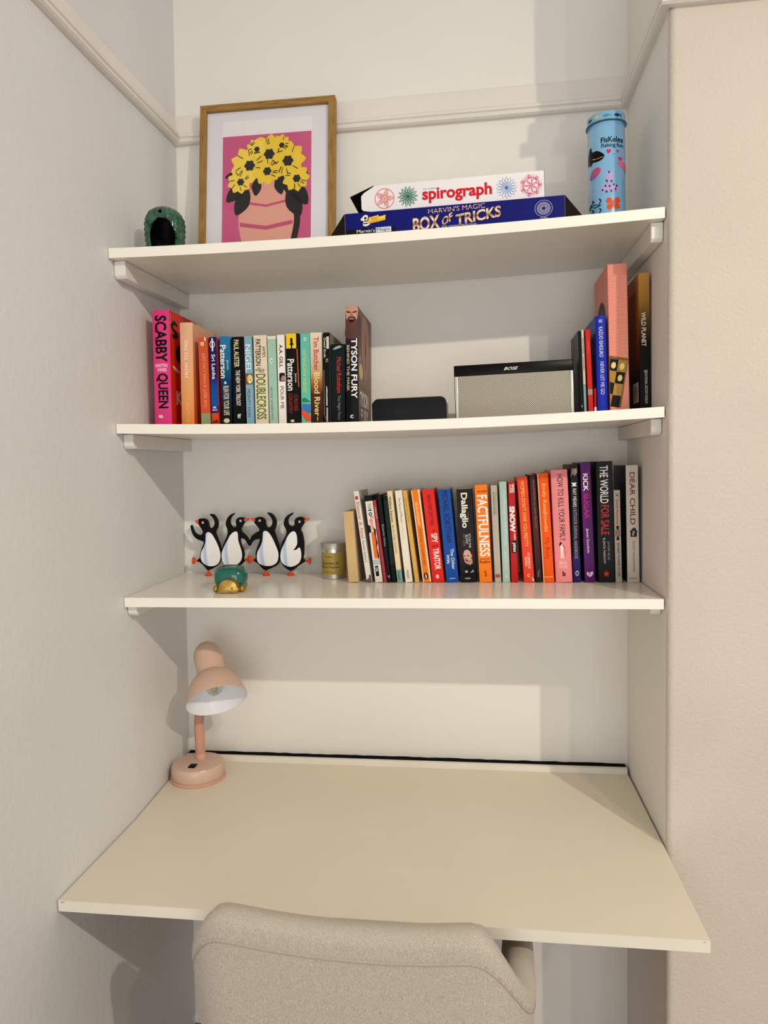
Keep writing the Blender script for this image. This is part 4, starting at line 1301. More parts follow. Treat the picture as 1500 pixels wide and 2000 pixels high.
# ------------------------------------------------------------------ things on the top shelf
# framed print, leaning back on the picture rail
FW, FH, FD = 0.3270, 0.4110, 0.022
fx0, fy0 = 0.0875, -0.092
fz0, froll = rest(s1, fx0, fx0 + FW, fy0)
fz0 += 0.0036
fr = thing('picture_frame', 'oak-framed pink and yellow print with white mount leaning on the back wall', 'picture', (fx0, fy0, fz0), (math.radians(-6.5), froll, 0))
oak = noise_mat('oak_veneer', (128, 92, 38), (166, 126, 62), 22, rough=0.45, bump=0.08, bscale=60, stretch=(9, 9, 1), spec=0.4)
oak_h = noise_mat('oak_veneer_level', (128, 92, 38), (166, 126, 62), 22, rough=0.45, bump=0.08, bscale=60, stretch=(1, 9, 9), spec=0.4)
fw = 0.0155
for nm, pts_, m_ in (('frame_stile', [(0, 0), (fw, fw), (fw, FH - fw), (0, FH)], oak), ('frame_stile', [(FW, 0), (FW, FH), (FW - fw, FH - fw), (FW - fw, fw)], oak),
                     ('frame_rail', [(0, FH), (fw, FH - fw), (FW - fw, FH - fw), (FW, FH)], oak_h), ('frame_rail', [(0, 0), (FW, 0), (FW - fw, fw), (fw, fw)], oak_h)):
    prism(nm, pts_, 'y', 0, FD, m_, fr)
box('mount', fw - .002, FW - fw + .002, 0.009, 0.012, fw - .002, FH - fw + .002, mat((226, 224, 230), 0.8), fr)
box('backing', fw - .004, FW - fw + .004, 0.0125, 0.018, fw - .004, FH - fw + .004, mat((120, 96, 66), 0.8), fr)
px0, px1, pz0, pz1 = 0.0545, 0.2700, 0.060, 0.3350
box('print_sheet', px0 - .001, px1 + .001, 0.0084, 0.009, pz0 - .012, pz1 + .036, mat((236, 233, 234), 0.7), fr)


def on_print(lift):
    return lambda a, b: (px0 + a * (px1 - px0), 0.0083 - lift, pz0 + b * (pz1 - pz0))


printed('pink_ground', rect_shape(), mat((204, 92, 136), .6), fr, on_print(0.0))
# a plain vase of yellow blooms: generic stand-in of about the same colours
vase = smooth_poly([(.30, 0), (.70, 0), (.80, .16), (.80, .34), (.70, .50), (.62, .58), (.66, .64), (.36, .64), (.40, .58), (.30, .50), (.20, .34), (.20, .16)], 4)
printed('vase_shadow', poly_shape([(a + .07, max(b - .0, 0)) for a, b in vase]), mat((52, 44, 46), .6), fr, on_print(0.0001))
printed('vase_shape', poly_shape([(a, max(b, 0)) for a, b in vase]), mat((226, 164, 148), .6), fr, on_print(0.0002))
printed('vase_bands', merge(poly_shape([(.205, .20), (.5, .16), (.795, .20), (.795, .235), (.5, .195), (.205, .235)]), poly_shape([(.24, .40), (.5, .36), (.76, .40), (.755, .42), (.5, .38), (.245, .42)])), mat((196, 84, 120), .6), fr, on_print(0.0003))
rnd = random.Random(3)


def bloom(cx, cy, r, k=9, asp=.79):
    pts_ = []
    for i in range(k * 4):
        a = 2 * math.pi * i / (k * 4)
        rr = r * (1 + .13 * math.cos(k * a))
        pts_.append((cx + rr * math.cos(a), cy + rr * asp * math.sin(a)))
    return poly_shape(pts_)


bl = [(.30, .74, .19), (.52, .83, .19), (.73, .76, .19), (.20, .60, .13), (.83, .60, .14), (.50, .68, .15), (.38, .88, .1), (.66, .90, .1)]
printed('leaf_shapes', merge(*[poly_shape(smooth_poly([(cx, cy), (cx + dx * .5 - dy * .35, cy + dy * .5 + dx * .2), (cx + dx, cy + dy), (cx + dx * .5 + dy * .35, cy + dy * .5 - dx * .2)], 4)) for cx, cy, dx, dy in
                                  ((.25, .58, -.2, -.16), (.2, .66, -.17, -.02), (.78, .56, .18, -.2), (.84, .66, .14, -.06), (.3, .52, -.14, -.22), (.74, .5, .14, -.24), (.4, .62, -.02, -.16), (.62, .62, .05, -.16))]), mat((48, 42, 44), .6), fr, on_print(0.0004))
for q, (cx, cy, r) in enumerate(bl):
    printed('bloom', bloom(cx, cy, r), mat((238, 204, 62) if q % 3 else (244, 214, 84), .6), fr, on_print(0.0005 + q * .00004))
printed('bloom_hearts', merge(*[bloom(cx + .01, cy - .01, r * .3, 6) for cx, cy, r in bl]), mat((56, 48, 42), .6), fr, on_print(0.0010))
printed('bloom_strokes', merge(*[line_shape([(cx + r * .5 * math.cos(a), cy + r * .4 * math.sin(a)), (cx + r * .85 * math.cos(a + .12), cy + r * .68 * math.sin(a + .12))], .008, False) for cx, cy, r in bl for a in [rnd.uniform(0, 6.28) for _ in range(7)]]), mat((70, 58, 40), .6), fr, on_print(0.0011))
gl = bpy.data.materials.new('clear_glazing')
gl.use_nodes = True
nt, bs = nodes_of(gl)
out = nt.nodes['Material Output']
tr = nt.nodes.new('ShaderNodeBsdfTransparent')
gs = nt.nodes.new('ShaderNodeBsdfGlossy')
gs.inputs['Roughness'].default_value = 0.03
fz = nt.nodes.new('ShaderNodeFresnel')
fz.inputs['IOR'].default_value = 1.3
mxs = nt.nodes.new('ShaderNodeMixShader')
nt.links.new(fz.outputs[0], mxs.inputs[0])
nt.links.new(tr.outputs[0], mxs.inputs[1])
nt.links.new(gs.outputs[0], mxs.inputs[2])
nt.links.new(mxs.outputs[0], out.inputs['Surface'])
box('glazing', fw - .003, FW - fw + .003, 0.0048, 0.0062, fw - .003, FH - fw + .003, gl, fr)

# green ceramic cactus tealight holder, hollow with an arched mouth
cz_ = s1(0.079, -0.248) + 0.0006
cac = thing('cactus_tealight_holder', 'small green glazed ribbed ceramic cactus holder with a dark arched opening', 'candle holder', (0.0790, -0.248, cz_), (TILT1, 0.018, math.radians(20)))
cac_m = noise_mat('green_glaze', (14, 52, 38), (52, 104, 78), 70, rough=0.18, spec=0.6)
CR, CH = 0.0405, 0.108
bm = bmesh.new()
NS, NZ = 168, 64
outer, inner = [], []


def cprof(t):
    # radius along the height: narrower foot, full waist, domed crown
    if t < .62:
        return 0.80 + 0.20 * math.sin(math.pi / 2 * min(1, t / .55))
    q = (t - .62) / .38
    return math.sqrt(max(0.0, 1 - q ** 2.4))


for j in range(NZ + 1):
    t = j / NZ
    ro, ri = [], []
    for i in range(NS):
        a = 2 * math.pi * i / NS
        rib = 1 + 0.045 * math.cos(14 * a) * (1 if t < .9 else (1 - t) / .1)
        bump_ = 1 + 0.02 * math.sin(t * 60) * max(0, math.cos(14 * a)) ** 2
        r = CR * cprof(t) * rib * bump_
        r2 = max(CR * cprof(t) - 0.0045, 0.0)
        ro.append(bm.verts.new((max(r, 1e-4) * math.cos(a), max(r, 1e-4) * math.sin(a), CH * t)))
        ri.append(bm.verts.new((max(r2, 1e-4) * math.cos(a), max(r2, 1e-4) * math.sin(a), min(CH * t + 0.002, CH - 0.005))))
    outer.append(ro)
    inner.append(ri)


def is_open(i, j):
    a = 2 * math.pi * (i + .5) / NS
    x = CR * math.cos(a)
    if math.sin(a) > 0:
        return False
    x += 0.004
    z = CH * (j + .5) / NZ
    w = 0.0305
    hgt = 0.075
    if z > hgt:
        return False
    return abs(x) < w * math.sqrt(max(0, 1 - max(0, (z - 0.030)) ** 2 / (hgt - 0.030) ** 2)) * (0.9 + 0.1 * min(1, z / .02))


inner_set = set(v for r_ in inner for v in r_)
op = [[is_open(i, j) for i in range(NS)] for j in range(NZ)]
for j in range(NZ):
    for i in range(NS):
        k2 = (i + 1) % NS
        if not op[j][i]:
            bm.faces.new((outer[j][i], outer[j][k2], outer[j + 1][k2], outer[j + 1][i]))
            bm.faces.new((inner[j][i], inner[j + 1][i], inner[j + 1][k2], inner[j][k2]))
        else:
            for (di, dj, e0, e1) in ((-1, 0, (i, j), (i, j + 1)), (1, 0, (k2, j), (k2, j + 1)), (0, 1, (i, j + 1), (k2, j + 1))):
                jj, ii = j + dj, (i + di) % NS
                if jj >= NZ or not op[jj][ii]:
                    A0, A1 = outer[e0[1]][e0[0]], outer[e1[1]][e1[0]]
                    B0, B1 = inner[e0[1]][e0[0]], inner[e1[1]][e1[0]]
                    bm.faces.new((A0, A1, B1, B0))
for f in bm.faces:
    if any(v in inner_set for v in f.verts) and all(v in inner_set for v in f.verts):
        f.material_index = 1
bm_obj('ceramic_body', bm, [cac_m, mat((14, 20, 16), .5)], cac, True)  # inner faces near black: shade of the hollow put into the colour
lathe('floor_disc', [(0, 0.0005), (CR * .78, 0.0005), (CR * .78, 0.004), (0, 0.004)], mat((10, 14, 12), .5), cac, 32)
an = math.radians(-100)
blob('vent_hole', (CR * .93 * math.cos(an), CR * .93 * math.sin(an) - .0005, 0.0875), (.0036, .003, .0042), mat((6, 8, 7), .9), cac, None, 2, 12, 8)

# blue box of tricks
bxl, bxr = 0.4835, 0.9055
bz, broll = rest(s1, bxl - 0.035, bxr + 0.038, -0.318)
bz += 0.0006 - 0.035 * math.tan(broll)
bb = thing('magic_set_box', 'flat deep blue game box with copper lettering, open ends flared, under the white one', 'box', (bxl, -0.318, bz), (TILT1, broll, 0))
blue_m = noise_mat('blue_box_print', (12, 16, 98), (15, 20, 110), 8, rough=0.4, spec=0.12)
inside_m = noise_mat('box_inside_board', (26, 20, 17), (36, 28, 24), 20, rough=0.9, spec=0.05)
bw_, bh_, bd_ = bxr - bxl, 0.0475, 0.25
box('box_body', 0.0, bw_, 0.0, bd_, 0.0, bh_, blue_m, bb, 0.0008, 1)
box('dark_foot_panel', 0.0004, 0.10, -0.0004, 0.0001, 0.0006, 0.016, mat((24, 20, 26), .45), bb)
prism('end_flap', [(-0.0006, 0.0), (-0.0006, bh_), (-0.0352, 0.0)], 'y', 0.0, 0.0025, inside_m, bb)
prism('end_flap', [(bw_ + 0.0006, 0.0), (bw_ + 0.0006, bh_), (bw_ + 0.0375, 0.0)], 'y', 0.0, 0.0025, inside_m, bb)


def on_front(x0, x1, z0, z1, lift=0.0, arch=0.0, slope=0.0, y=0.0):
    def f(a, b):
        dz = arch * (4 * (a - .5) ** 2 - 1) * -1
        return (x0 + a * (x1 - x0), y - 0.0004 - lift, z0 + b * (z1 - z0) + dz + slope * (a - .5))
    return f


copper = ramp_mat([(0, (120, 62, 40)), (.3, (236, 206, 178)), (.5, (150, 84, 56)), (.75, (240, 216, 190)), (1, (176, 108, 74))], .4)
shadow_ink = mat((14, 14, 40), .5)
for nm, s_, x0, x1, z0, z1 in (('title_lettering', 'BOX', .1336, .1860, .0030, .0300), ('title_lettering', 'OF', .1900, .2105, .0130, .0290), ('title_lettering', 'TRICKS', .2165, .3030, .0125, .0335)):
    for dxx, li, mm in ((.0013, .0001, shadow_ink), (0, .0002, copper)):
        printed(nm if li > .00015 else 'lettering_shadow', text_shape(s_, .03), mm, bb, on_front(x0 + dxx, x1 + dxx, z0 - dxx * .6, z1 - dxx * .6, li, 0.0, .004 if s_ == 'BOX' else .011))
printed('title_lettering', text_shape("MARVIN'S MAGIC", .015), copper, bb, on_front(.164, .273, .0350, .0440, .0003, 0, .003))
printed('subtitle_lettering', text_shape('FOR YOUNG MAGICIANS'), mat((210, 206, 214), .5), bb, on_front(.1895, .2560, .0062, .0092, .0003))
printed('maker_lettering', text_shape("Marvin's", .015), mat((226, 226, 230), .5), bb, on_front(.023, .0585, .0085, .0150, .0005))
printed('maker_panel', rect_shape(), mat((206, 210, 230), .5), bb, on_front(.0605, .091, .0070, .0165, .0005))
printed('maker_lettering', text_shape('Magic', .015), mat((30, 30, 70), .5), bb, on_front(.0625, .089, .0080, .0150, .0006))
printed('banner', poly_shape([(0, .05), (.96, .35), (1, .95), (.62, .8), (.6, 1), (.05, .78)]), mat((240, 196, 70), .5), bb, on_front(.046, .081, .0240, .0400, .0002))
printed('banner_lettering', text_shape('MAGIC', .02), mat((150, 60, 30), .5), bb, on_front(.052, .066, .0315, .0365, .0003, 0, .001))
printed('banner_lettering', text_shape('MADE EASY', .02), mat((150, 60, 30), .5), bb, on_front(.0505, .0785, .0265, .0308, .0003, 0, .003))
printed('bee_mark', merge(moved(poly_shape(smooth_poly([(0, .6), (.25, .85), (.5, 1), (.8, .9), (.75, .55), (1, .2), (.6, 0), (.25, .1), (.3, .45)], 3)), 0, 1, 0, 1)), mat((232, 226, 206), .5), bb, on_front(.031, .050, .0205, .0420, .0002))
printed('bee_stripes', merge(moved(rect_shape(), .3, .75, .2, .3), moved(rect_shape(), .35, .8, .42, .52), moved(disc_shape(10), .38, .66, .6, .82)), mat((40, 34, 30), .5), bb, on_front(.031, .050, .0205, .0420, .0003))
ros = [ring_shape(28, .94)] + [moved(ring_shape(24, .9), .5 - q, .5 + q, .5 - q, .5 + q) for q in (.38, .3, .22, .14)] + [line_shape([(.5 + .1 * math.cos(a), .5 + .1 * math.sin(a)), (.5 + .36 * math.cos(a), .5 + .36 * math.sin(a))], .018, False) for a in [2 * math.pi * i / 30 for i in range(30)]]
printed('circle_emblem', merge(*ros), mat((160, 160, 196), .5), bb, on_front(.366, .3995, .0105, .0415, .0002))
printed('emblem_lettering', text_shape('MEMBER'), mat((190, 190, 214), .5), bb, on_front(.376, .390, .0072, .0092, .0002))

# white geometric-drawing game box on top of it
szb = bz + bh_ + 0.0012 - math.tan(broll) * (0.5405 - bxl)
gx0, gx1 = 0.5405, 0.8685
gb = thing('drawing_game_box', 'slim white game box with coloured rosettes and red lettering, one end flap open', 'box', (gx0 + 0.0005, -0.306, szb), (TILT1, broll, 0))
white_card = noise_mat('white_box_card', (226, 222, 226), (232, 228, 231), 8, rough=0.45)
gw, gh, gd = gx1 - gx0, 0.0520, 0.20
bm = bmesh.new()
add_box(bm, 0, gw, 0, gd, 0, 0.0012)
add_box(bm, 0, gw, 0, gd, gh - 0.0012, gh)
add_box(bm, 0, gw, 0, 0.0012, 0.0012, gh - 0.0012)
add_box(bm, 0, gw, gd - 0.0012, gd, 0.0012, gh - 0.0012)
bm_obj('box_sleeve', bm, white_card, gb)
box('end_panel', gw - 0.0020, gw + 0.0008, 0.0008, gd, 0.0, gh + 0.0006, mat((62, 52, 48), .7), gb)
box('inner_tray', 0.004, gw - 0.004, 0.003, gd - 0.003, 0.0016, gh - 0.0016, inside_m, gb)
prism('front_flap', [(0, 0.002), (-0.023, 0.006), (-0.026, 0.010), (-0.026, gh - 0.018), (-0.020, gh - 0.012), (0, gh - 0.001)], 'y', 0.0, 0.0010, white_card, gb)
bm = bmesh.new()
for q in (0, 0.0012):
    pass
fl = [(0, 0.001, gh), (0, gd, gh), (-0.048, gd * .9, gh - 0.013), (-0.050, 0.012, gh - 0.014)]
A = [bm.verts.new(c) for c in fl]
B = [bm.verts.new((c[0], c[1], c[2] + 0.0011)) for c in fl]
bm.faces.new(A)
bm.faces.new(list(reversed(B)))
for i in range(4):
    bm.faces.new((A[i], A[(i + 1) % 4], B[(i + 1) % 4], B[i]))
bm_obj('top_flap', bm, inside_m, gb)
prism('back_flap', [(-0.0006, 0.001), (-0.022, 0.004), (-0.046, gh - 0.016), (-0.0006, gh - 0.003)], 'y', gd * .55, gd * .55 + 0.0012, inside_m, gb)


def curve_pts(R, r, d, n, sc):
    k = R - r
    return [(.5 + sc * (k * math.cos(t) + d * math.cos(k / r * t)), .5 + sc * (k * math.sin(t) - d * math.sin(k / r * t))) for t in [2 * math.pi * (r / math.gcd(R, r)) * i / n for i in range(n)]]


def rosette(kind):
    if kind == 'star':
        sh = [ring_shape(40, .93)]
        for sc in (.96, .72, .5):
            sh.append(line_shape([(.5 + .5 * sc * (.72 + .28 * math.cos(5 * t)) * math.cos(t) * .92, .5 + .5 * sc * (.72 + .28 * math.cos(5 * t)) * math.sin(t) * .92) for t in [2 * math.pi * i / 80 for i in range(80)]], .02))
        sh.append(line_shape(curve_pts(5, 3, 2.2, 90, .1), .016))
        return merge(*sh)
    if kind == 'gear':
        sh = [line_shape([(.5 + (.40 + .1 * math.cos(14 * t)) * math.cos(t), .5 + (.40 + .1 * math.cos(14 * t)) * math.sin(t)) for t in [2 * math.pi * i / 168 for i in range(168)]], .02)]
        sh.append(line_shape(curve_pts(14, 5, 4, 240, .032), .017))
        sh.append(line_shape(curve_pts(14, 9, 5, 260, .03), .016))
        sh.append(ring_shape(30, .9) if False else moved(ring_shape(24, .8), .4, .6, .4, .6))
        return merge(*sh)
    if kind == 'petal':
        sh = []
        for i in range(16):
            a = 2 * math.pi * i / 16
            ca_, sa_ = math.cos(a), math.sin(a)
            sh.append(line_shape([(.5 + u_ * ca_ - v_ * sa_, .5 + u_ * sa_ + v_ * ca_) for u_, v_ in ((.06, 0), (.22, .07), (.36, .06), (.5, 0), (.36, -.06), (.22, -.07))], .015))
        sh.append(moved(disc_shape(16), .42, .58, .42, .58))
        return merge(*sh)
    sh = [moved(ring_shape(30, .9), .12, .88, .12, .88), moved(disc_shape(10), .45, .55, .45, .55)]
    for i in range(7):
        a = 2 * math.pi * i / 7
        cx, cy = .5 + .2 * math.cos(a), .5 + .2 * math.sin(a)
        sh.append(moved(ring_shape(16, .82), cx - .13, cx + .13, cy - .13, cy + .13))
        cx, cy = .5 + .43 * math.cos(a), .5 + .43 * math.sin(a)
        sh.append(moved(ring_shape(10, .6), cx - .055, cx + .055, cy - .055, cy + .055))
    for i in range(35):
        a = 2 * math.pi * i / 35
        sh.append(line_shape([(.5 + .41 * math.cos(a), .5 + .41 * math.sin(a)), (.5 + .49 * math.cos(a), .5 + .49 * math.sin(a))], .012, False))
    return merge(*sh)


for kind, cx, col, r in (('star', .0205, (226, 120, 120), .0195), ('gear', .0665, (52, 130, 104), .0195), ('petal', .2570, (60, 130, 200), .0205), ('flower', .3030, (218, 78, 116), .0215)):
    printed('rosette', rosette(kind), mat(col, .5), gb, on_front(cx - r, cx + r, .026 - r, .026 + r, .0001))
printed('title_lettering', text_shape('spirograph', .03), mat((206, 26, 40), .45), gb, on_front(.0945, .2290, .0095, .0395, .0002, 0, .0))
printed('subtitle_lettering', text_shape('the original'), mat((110, 110, 120), .5), gb, on_front(.0965, .1225, .0355, .0385, .0002))

# fishing game tin
tx, ty, TR, TH_ = 1.0045, -0.195, 0.0365, 0.2290
tin = thing('fishing_game_tin', 'tall light blue cylindrical tin with sea creatures printed round it', 'tin', (tx, ty, s1(tx, ty) + 0.0014), (TILT1 * .5, -0.012, 0))
tblue = mat((124, 178, 216), 0.25, spec=0.5, coat=0.4)
lathe('tin_body', [(0, 0), (TR - .001, 0), (TR, .001), (TR, TH_ - .020), (TR - .0008, TH_ - .019), (TR - .0008, TH_ - .004), (0, TH_ - .004)], tblue, tin, 56)
lathe('lid', [(TR + .0002, TH_ - .0185), (TR + .0022, TH_ - .019), (TR + .0028, TH_ - .0175), (TR + .0022, TH_ - .016), (TR + .0008, TH_ - .0155), (TR + .0008, TH_ - .001), (TR, TH_), (TR - .002, TH_ - .0008), (0, TH_ - .0012)], mat((126, 176, 208), 0.25, coat=0.4), tin, 56)
lathe('lid_curl', [(TR + .0024, TH_ - .0192), (TR + .0034, TH_ - .0185), (TR + .0034, TH_ - .0172), (TR + .0024, TH_ - .0165)], mat((64, 92, 112), 0.3, 0.3), tin, 56)


def on_cyl(x0, x1, z0, z1, lift=0.0, rad=TR):
    """x given across the front as seen from the room, 0..1 over the diameter"""
    def f(a, b):
        x = min(max(x0 + a * (x1 - x0), .0), 1.0)
        an_ = math.asin(max(-1, min(1, 2 * x - 1))) - math.radians(10)
        return ((rad + .0004 + lift) * math.sin(an_), -(rad + .0004 + lift) * math.cos(an_), TH_ * (z0 + b * (z1 - z0)))
    return f


ink = mat((24, 34, 56), .4)
printed('title_lettering', text_shape('FisKeles', .02), ink, tin, on_cyl(.36, .93, .735, .782))
printed('title_lettering', text_shape('Fishing fun', .015), ink, tin, on_cyl(.37, .93, .685, .728))
whale = poly_shape(smooth_poly([(0, .05), (.01, .6), (.1, 1.05), (.2, 1.1), (.27, .78), (.5, .78), (.8, .6), (1, .35), (.8, .12), (.5, .08), (.3, .12), (.16, -.05), (.1, .1)], 3))
printed('whale', finer(whale), mat((16, 18, 22), .35), tin, on_cyl(.02, .45, .580, .715))
printed('whale_smile', finer(line_shape([(0, .5), (.15, .15), (.5, 0), (1, .35)], .16, False)), mat((200, 196, 150), .4), tin, on_cyl(.15, .42, .615, .635, .0002))
heart = poly_shape(smooth_poly([(.5, 0), (.02, .55), (.12, .95), (.4, .95), (.5, .72), (.6, .95), (.88, .95), (.98, .55)], 3))
for x0, x1, z0, z1, c_ in ((.5, .62, .640, .677, (206, 44, 92)), (.75, .83, .647, .669, (190, 60, 120)), (.8, .9, .580, .612, (206, 36, 110)), (.66, .71, .627, .637, (110, 100, 130))):
    printed('heart', finer(heart), mat(c_, .4), tin, on_cyl(x0, x1, z0, z1))
fish = poly_shape(smooth_poly([(0, .3), (.2, .75), (.6, 1), (.95, .85), (1, .55), (.75, .2), (.35, 0), (.1, .05)], 3))
printed('pink_fish', finer(fish), mat((206, 76, 110), .4), tin, on_cyl(.06, .34, .455, .545))
printed('pink_fish_side', finer(fish), mat((150, 110, 170), .4), tin, on_cyl(.06, .22, .455, .52, .0002))
printed('pink_fish', finer(poly_shape(smooth_poly([(0, .85), (.3, 1), (1, .9), (1, 0), (.5, .3), (.2, .55)], 3))), mat((226, 110, 150), .4), tin, on_cyl(.76, 1, .505, .575))
octo = poly_shape(smooth_poly([(.5, 1), (.34, .9), (.3, .7), (.42, .45), (.2, .38), (.02, .18), (.1, .02), (.3, .12), (.5, .02), (.7, .12), (.92, .04), (1, .22), (.8, .4), (.6, .45), (.72, .72), (.66, .92)], 3))
printed('octopus', finer(octo), mat((184, 162, 210), .4), tin, on_cyl(.32, .80, .31, .495))
dots = [(.5, .94), (.38, .55), (.62, .52), (.3, .33), (.52, .3), (.74, .36), (.14, .16), (.36, .07), (.6, .08), (.84, .16), (.9, .3)]
printed('octopus_spots', finer(merge(*[moved(disc_shape(8), x - .05, x + .05, y - .055, y + .055) for x, y in dots])), mat((40, 34, 96), .4), tin, on_cyl(.32, .80, .31, .495, .0002))
fl_ = merge(*[moved(disc_shape(12), a, a + .42, b, b + .46) for a, b in ((.0, .5), (.05, .02), (.55, .5), (.52, .04))])
printed('orange_flower', finer(fl_), mat((226, 84, 44), .4), tin, on_cyl(.47, .86, .165, .275))
printed('flower_heart', finer(disc_shape(10)), mat((180, 110, 96), .4), tin, on_cyl(.6, .72, .195, .245, .0002))
weed = merge(line_shape([(0, 0), (.1, .5), (.35, .75), (.2, 1)], .14, False), line_shape([(.1, .3), (.45, .4), (.75, .2), (.95, .7), (.8, 1)], .12, False), line_shape([(.3, .1), (.6, .05), (.95, .2)], .12, False))
printed('seaweed', finer(weed), mat((16, 60, 54), .4), tin, on_cyl(.05, .36, .205, .275))
printed('seaweed', finer(weed), mat((18, 66, 50), .4), tin, on_cyl(.05, .36, .130, .195))
printed('bubble_trail', finer(merge(*[moved(disc_shape(6), .3 * (i % 2), .3 * (i % 2) + .5, i / 14, i / 14 + .035) for i in range(14)])), mat((50, 70, 110), .4), tin, on_cyl(.9, .93, .24, .44))
sf = poly_shape(smooth_poly([(0, .5), (.3, .9), (.7, .85), (.85, .5), (1, .95), (1, .05), (.85, .45), (.6, .1), (.25, .12)], 2))
for x0, x1, c_ in ((.05, .14, (40, 60, 120)), (.2, .36, (206, 200, 110)), (.42, .62, (70, 150, 176)), (.70, .88, (24, 50, 120))):
    printed('lid_fish', finer(sf), mat(c_, .4), tin, on_cyl(x0, x1, .945, .975, .0009))

# ------------------------------------------------------------------ desk lamp
pink = noise_mat('dusty_pink_enamel', (205, 172, 153), (209, 177, 158), 10, rough=0.28, spec=0.5)
pink_d = mat((209, 160, 141), 0.35)
LX, LY = 0.0555, -0.128
lamp = thing('desk_lamp', 'dusty pink gooseneck desk lamp with bell shade and round base in the corner', 'lamp', (LX, LY, DZ + 0.0003))
BR = 0.0645
lathe('foot_ring', [(0, 0), (BR, 0), (BR + .001, .001), (BR + .001, .005), (BR - .001, .0065), (0, .0065)], pink_d, lamp, 48)
lathe('base', [(0, .0068), (BR - .0025, .0068), (BR - .001, .009), (BR - .002, .031), (BR - .005, .0365), (BR - .012, .0390), (0, .0400)], pink, lamp, 48)
sw_ = box('switch', -0.0075, 0.0085, -0.042, -0.022, 0.0385, 0.0420, mat((14, 13, 14), .4), lamp, .001)
# shade frame: axis from cap to mouth
ax = Vector((0.38, -0.58, -0.72)).normalized()
capc = Vector((0.038, -0.006, 0.300))
path = [Vector((0.001, 0.018, 0.040)), Vector((0.000, 0.018, 0.060)), Vector((-0.001, 0.019, 0.09)), Vector((-0.002, 0.021, 0.12)), Vector((-0.001, 0.026, 0.15)), Vector((0.003, 0.032, 0.185)), Vector((0.010, 0.036, 0.215)), Vector((0.022, 0.032, 0.240)), Vector((0.036, 0.014, 0.258))]
# resample into corrugations
fine = []
for i in range(len(path) - 1):
    p0, p1, p2, p3 = path[max(i - 1, 0)], path[i], path[i + 1], path[min(i + 2, len(path) - 1)]
    for s in range(26):
        t = s / 26
        fine.append(0.5 * ((2 * p1) + (p2 - p0) * t + (2 * p0 - 5 * p1 + 4 * p2 - p3) * t * t + (3 * p1 - p0 - 3 * p2 + p3) * t ** 3))
rad = [0.0112 + (0.0008 if (i % 3) else -0.0009) for i in range(len(fine))]
tube('gooseneck', fine, rad, pink_d, lamp, 16)
lathe('neck_collar', [(0.0130, 0.0335), (0.0130, 0.049), (0.0122, 0.051), (0.0, 0.051)], pink_d, lamp, 20, Matrix.Translation((0.001, 0.018, 0)))
q = Vector((0, 0, 1)).rotation_difference(ax)
M = Matrix.Translation(capc) @ q.to_matrix().to_4x4()
prof_o = [(0, -0.0335), (0.010, -0.0322), (0.019, -0.0277), (0.0265, -0.020), (0.0315, -0.010), (0.0335, 0.002), (0.0330, 0.020), (0.0320, 0.040), (0.0318, 0.050), (0.0335, 0.0515), (0.041, 0.056), (0.050, 0.066), (0.058, 0.080), (0.0645, 0.097), (0.0685, 0.113), (0.0695, 0.119)]
shade = lathe('lamp_shade', prof_o + [(0.0685, 0.1195)], pink, lamp, 48, M)
lathe('shade_lining', [(0.0687, 0.1193), (0.0672, 0.112), (0.063, 0.097), (0.0565, 0.081), (0.0485, 0.068), (0.040, 0.0585), (0.030, 0.054), (0.0, 0.053)], mat((228, 228, 232), 0.3), shade, 48, M)
lathe('bulb_holder', [(0.014, 0.0535), (0.014, 0.066), (0.0, 0.066)], mat((230, 226, 220), .4), shade, 20, M)
bulb_m = bpy.data.materials.new('bulb_glass')
bulb_m.use_nodes = True
bsb = bulb_m.node_tree.nodes['Principled BSDF']
bsb.inputs['Base Color'].default_value = lin((238, 236, 228))
bsb.inputs['Transmission Weight'].default_value = 0.85
bsb.inputs['Roughness'].default_value = 0.05
lathe('light_bulb', [(0.0, 0.105), (0.008, 0.1035), (0.015, 0.098), (0.0185, 0.089), (0.017, 0.080), (0.012, 0.072), (0.010, 0.0665), (0, 0.0662)], bulb_m, shade, 24, M)
lathe('bulb_filament', [(0, .099), (.004, .096), (.005, .088), (.004, .080), (0, .078)], mat((214, 204, 184), .4), shade, 10, M)
tube('power_cable', [(-0.010, 0.058, 0.018), (-0.014, 0.066, 0.026), (-0.018, 0.070, 0.022), (-0.020, 0.072, 0.010), (-0.0205, 0.0745, 0.0045), (-0.012, 0.083, 0.0035)], 0.0022, pink_d, lamp, 8)

# ------------------------------------------------------------------ chair tucked to the desk
fab = bpy.data.materials.new('greige_melange_fabric')
fab.use_nodes = True
nt, bs = nodes_of(fab)
tc = nt.nodes.new('ShaderNodeTexCoord')
mp = nt.nodes.new('ShaderNodeMapping')
mp.inputs['Scale'].default_value = (1, 1, 0.35)
nt.links.new(tc.outputs['Object'], mp.inputs['Vector'])
n1 = nt.nodes.new('ShaderNodeTexNoise')
n1.inputs['Scale'].default_value = 850
n1.inputs['Detail'].default_value = 4
nt.links.new(mp.outputs[0], n1.inputs['Vector'])
r_ = nt.nodes.new('ShaderNodeValToRGB')
r_.color_ramp.elements[0].position = .32
r_.color_ramp.elements[1].position = .68
r_.color_ramp.elements[0].color = lin((164, 153, 139))
r_.color_ramp.elements[1].color = lin((194, 185, 172))
nt.links.new(n1.outputs['Fac'], r_.inputs['Fac'])
nt.links.new(r_.outputs['Color'], bs.inputs['Base Color'])
bp = nt.nodes.new('ShaderNodeBump')
bp.inputs['Strength'].default_value = .25
bp.inputs['Distance'].default_value = .0006
nt.links.new(n1.outputs['Fac'], bp.inputs['Height'])
nt.links.new(bp.outputs['Normal'], bs.inputs['Normal'])
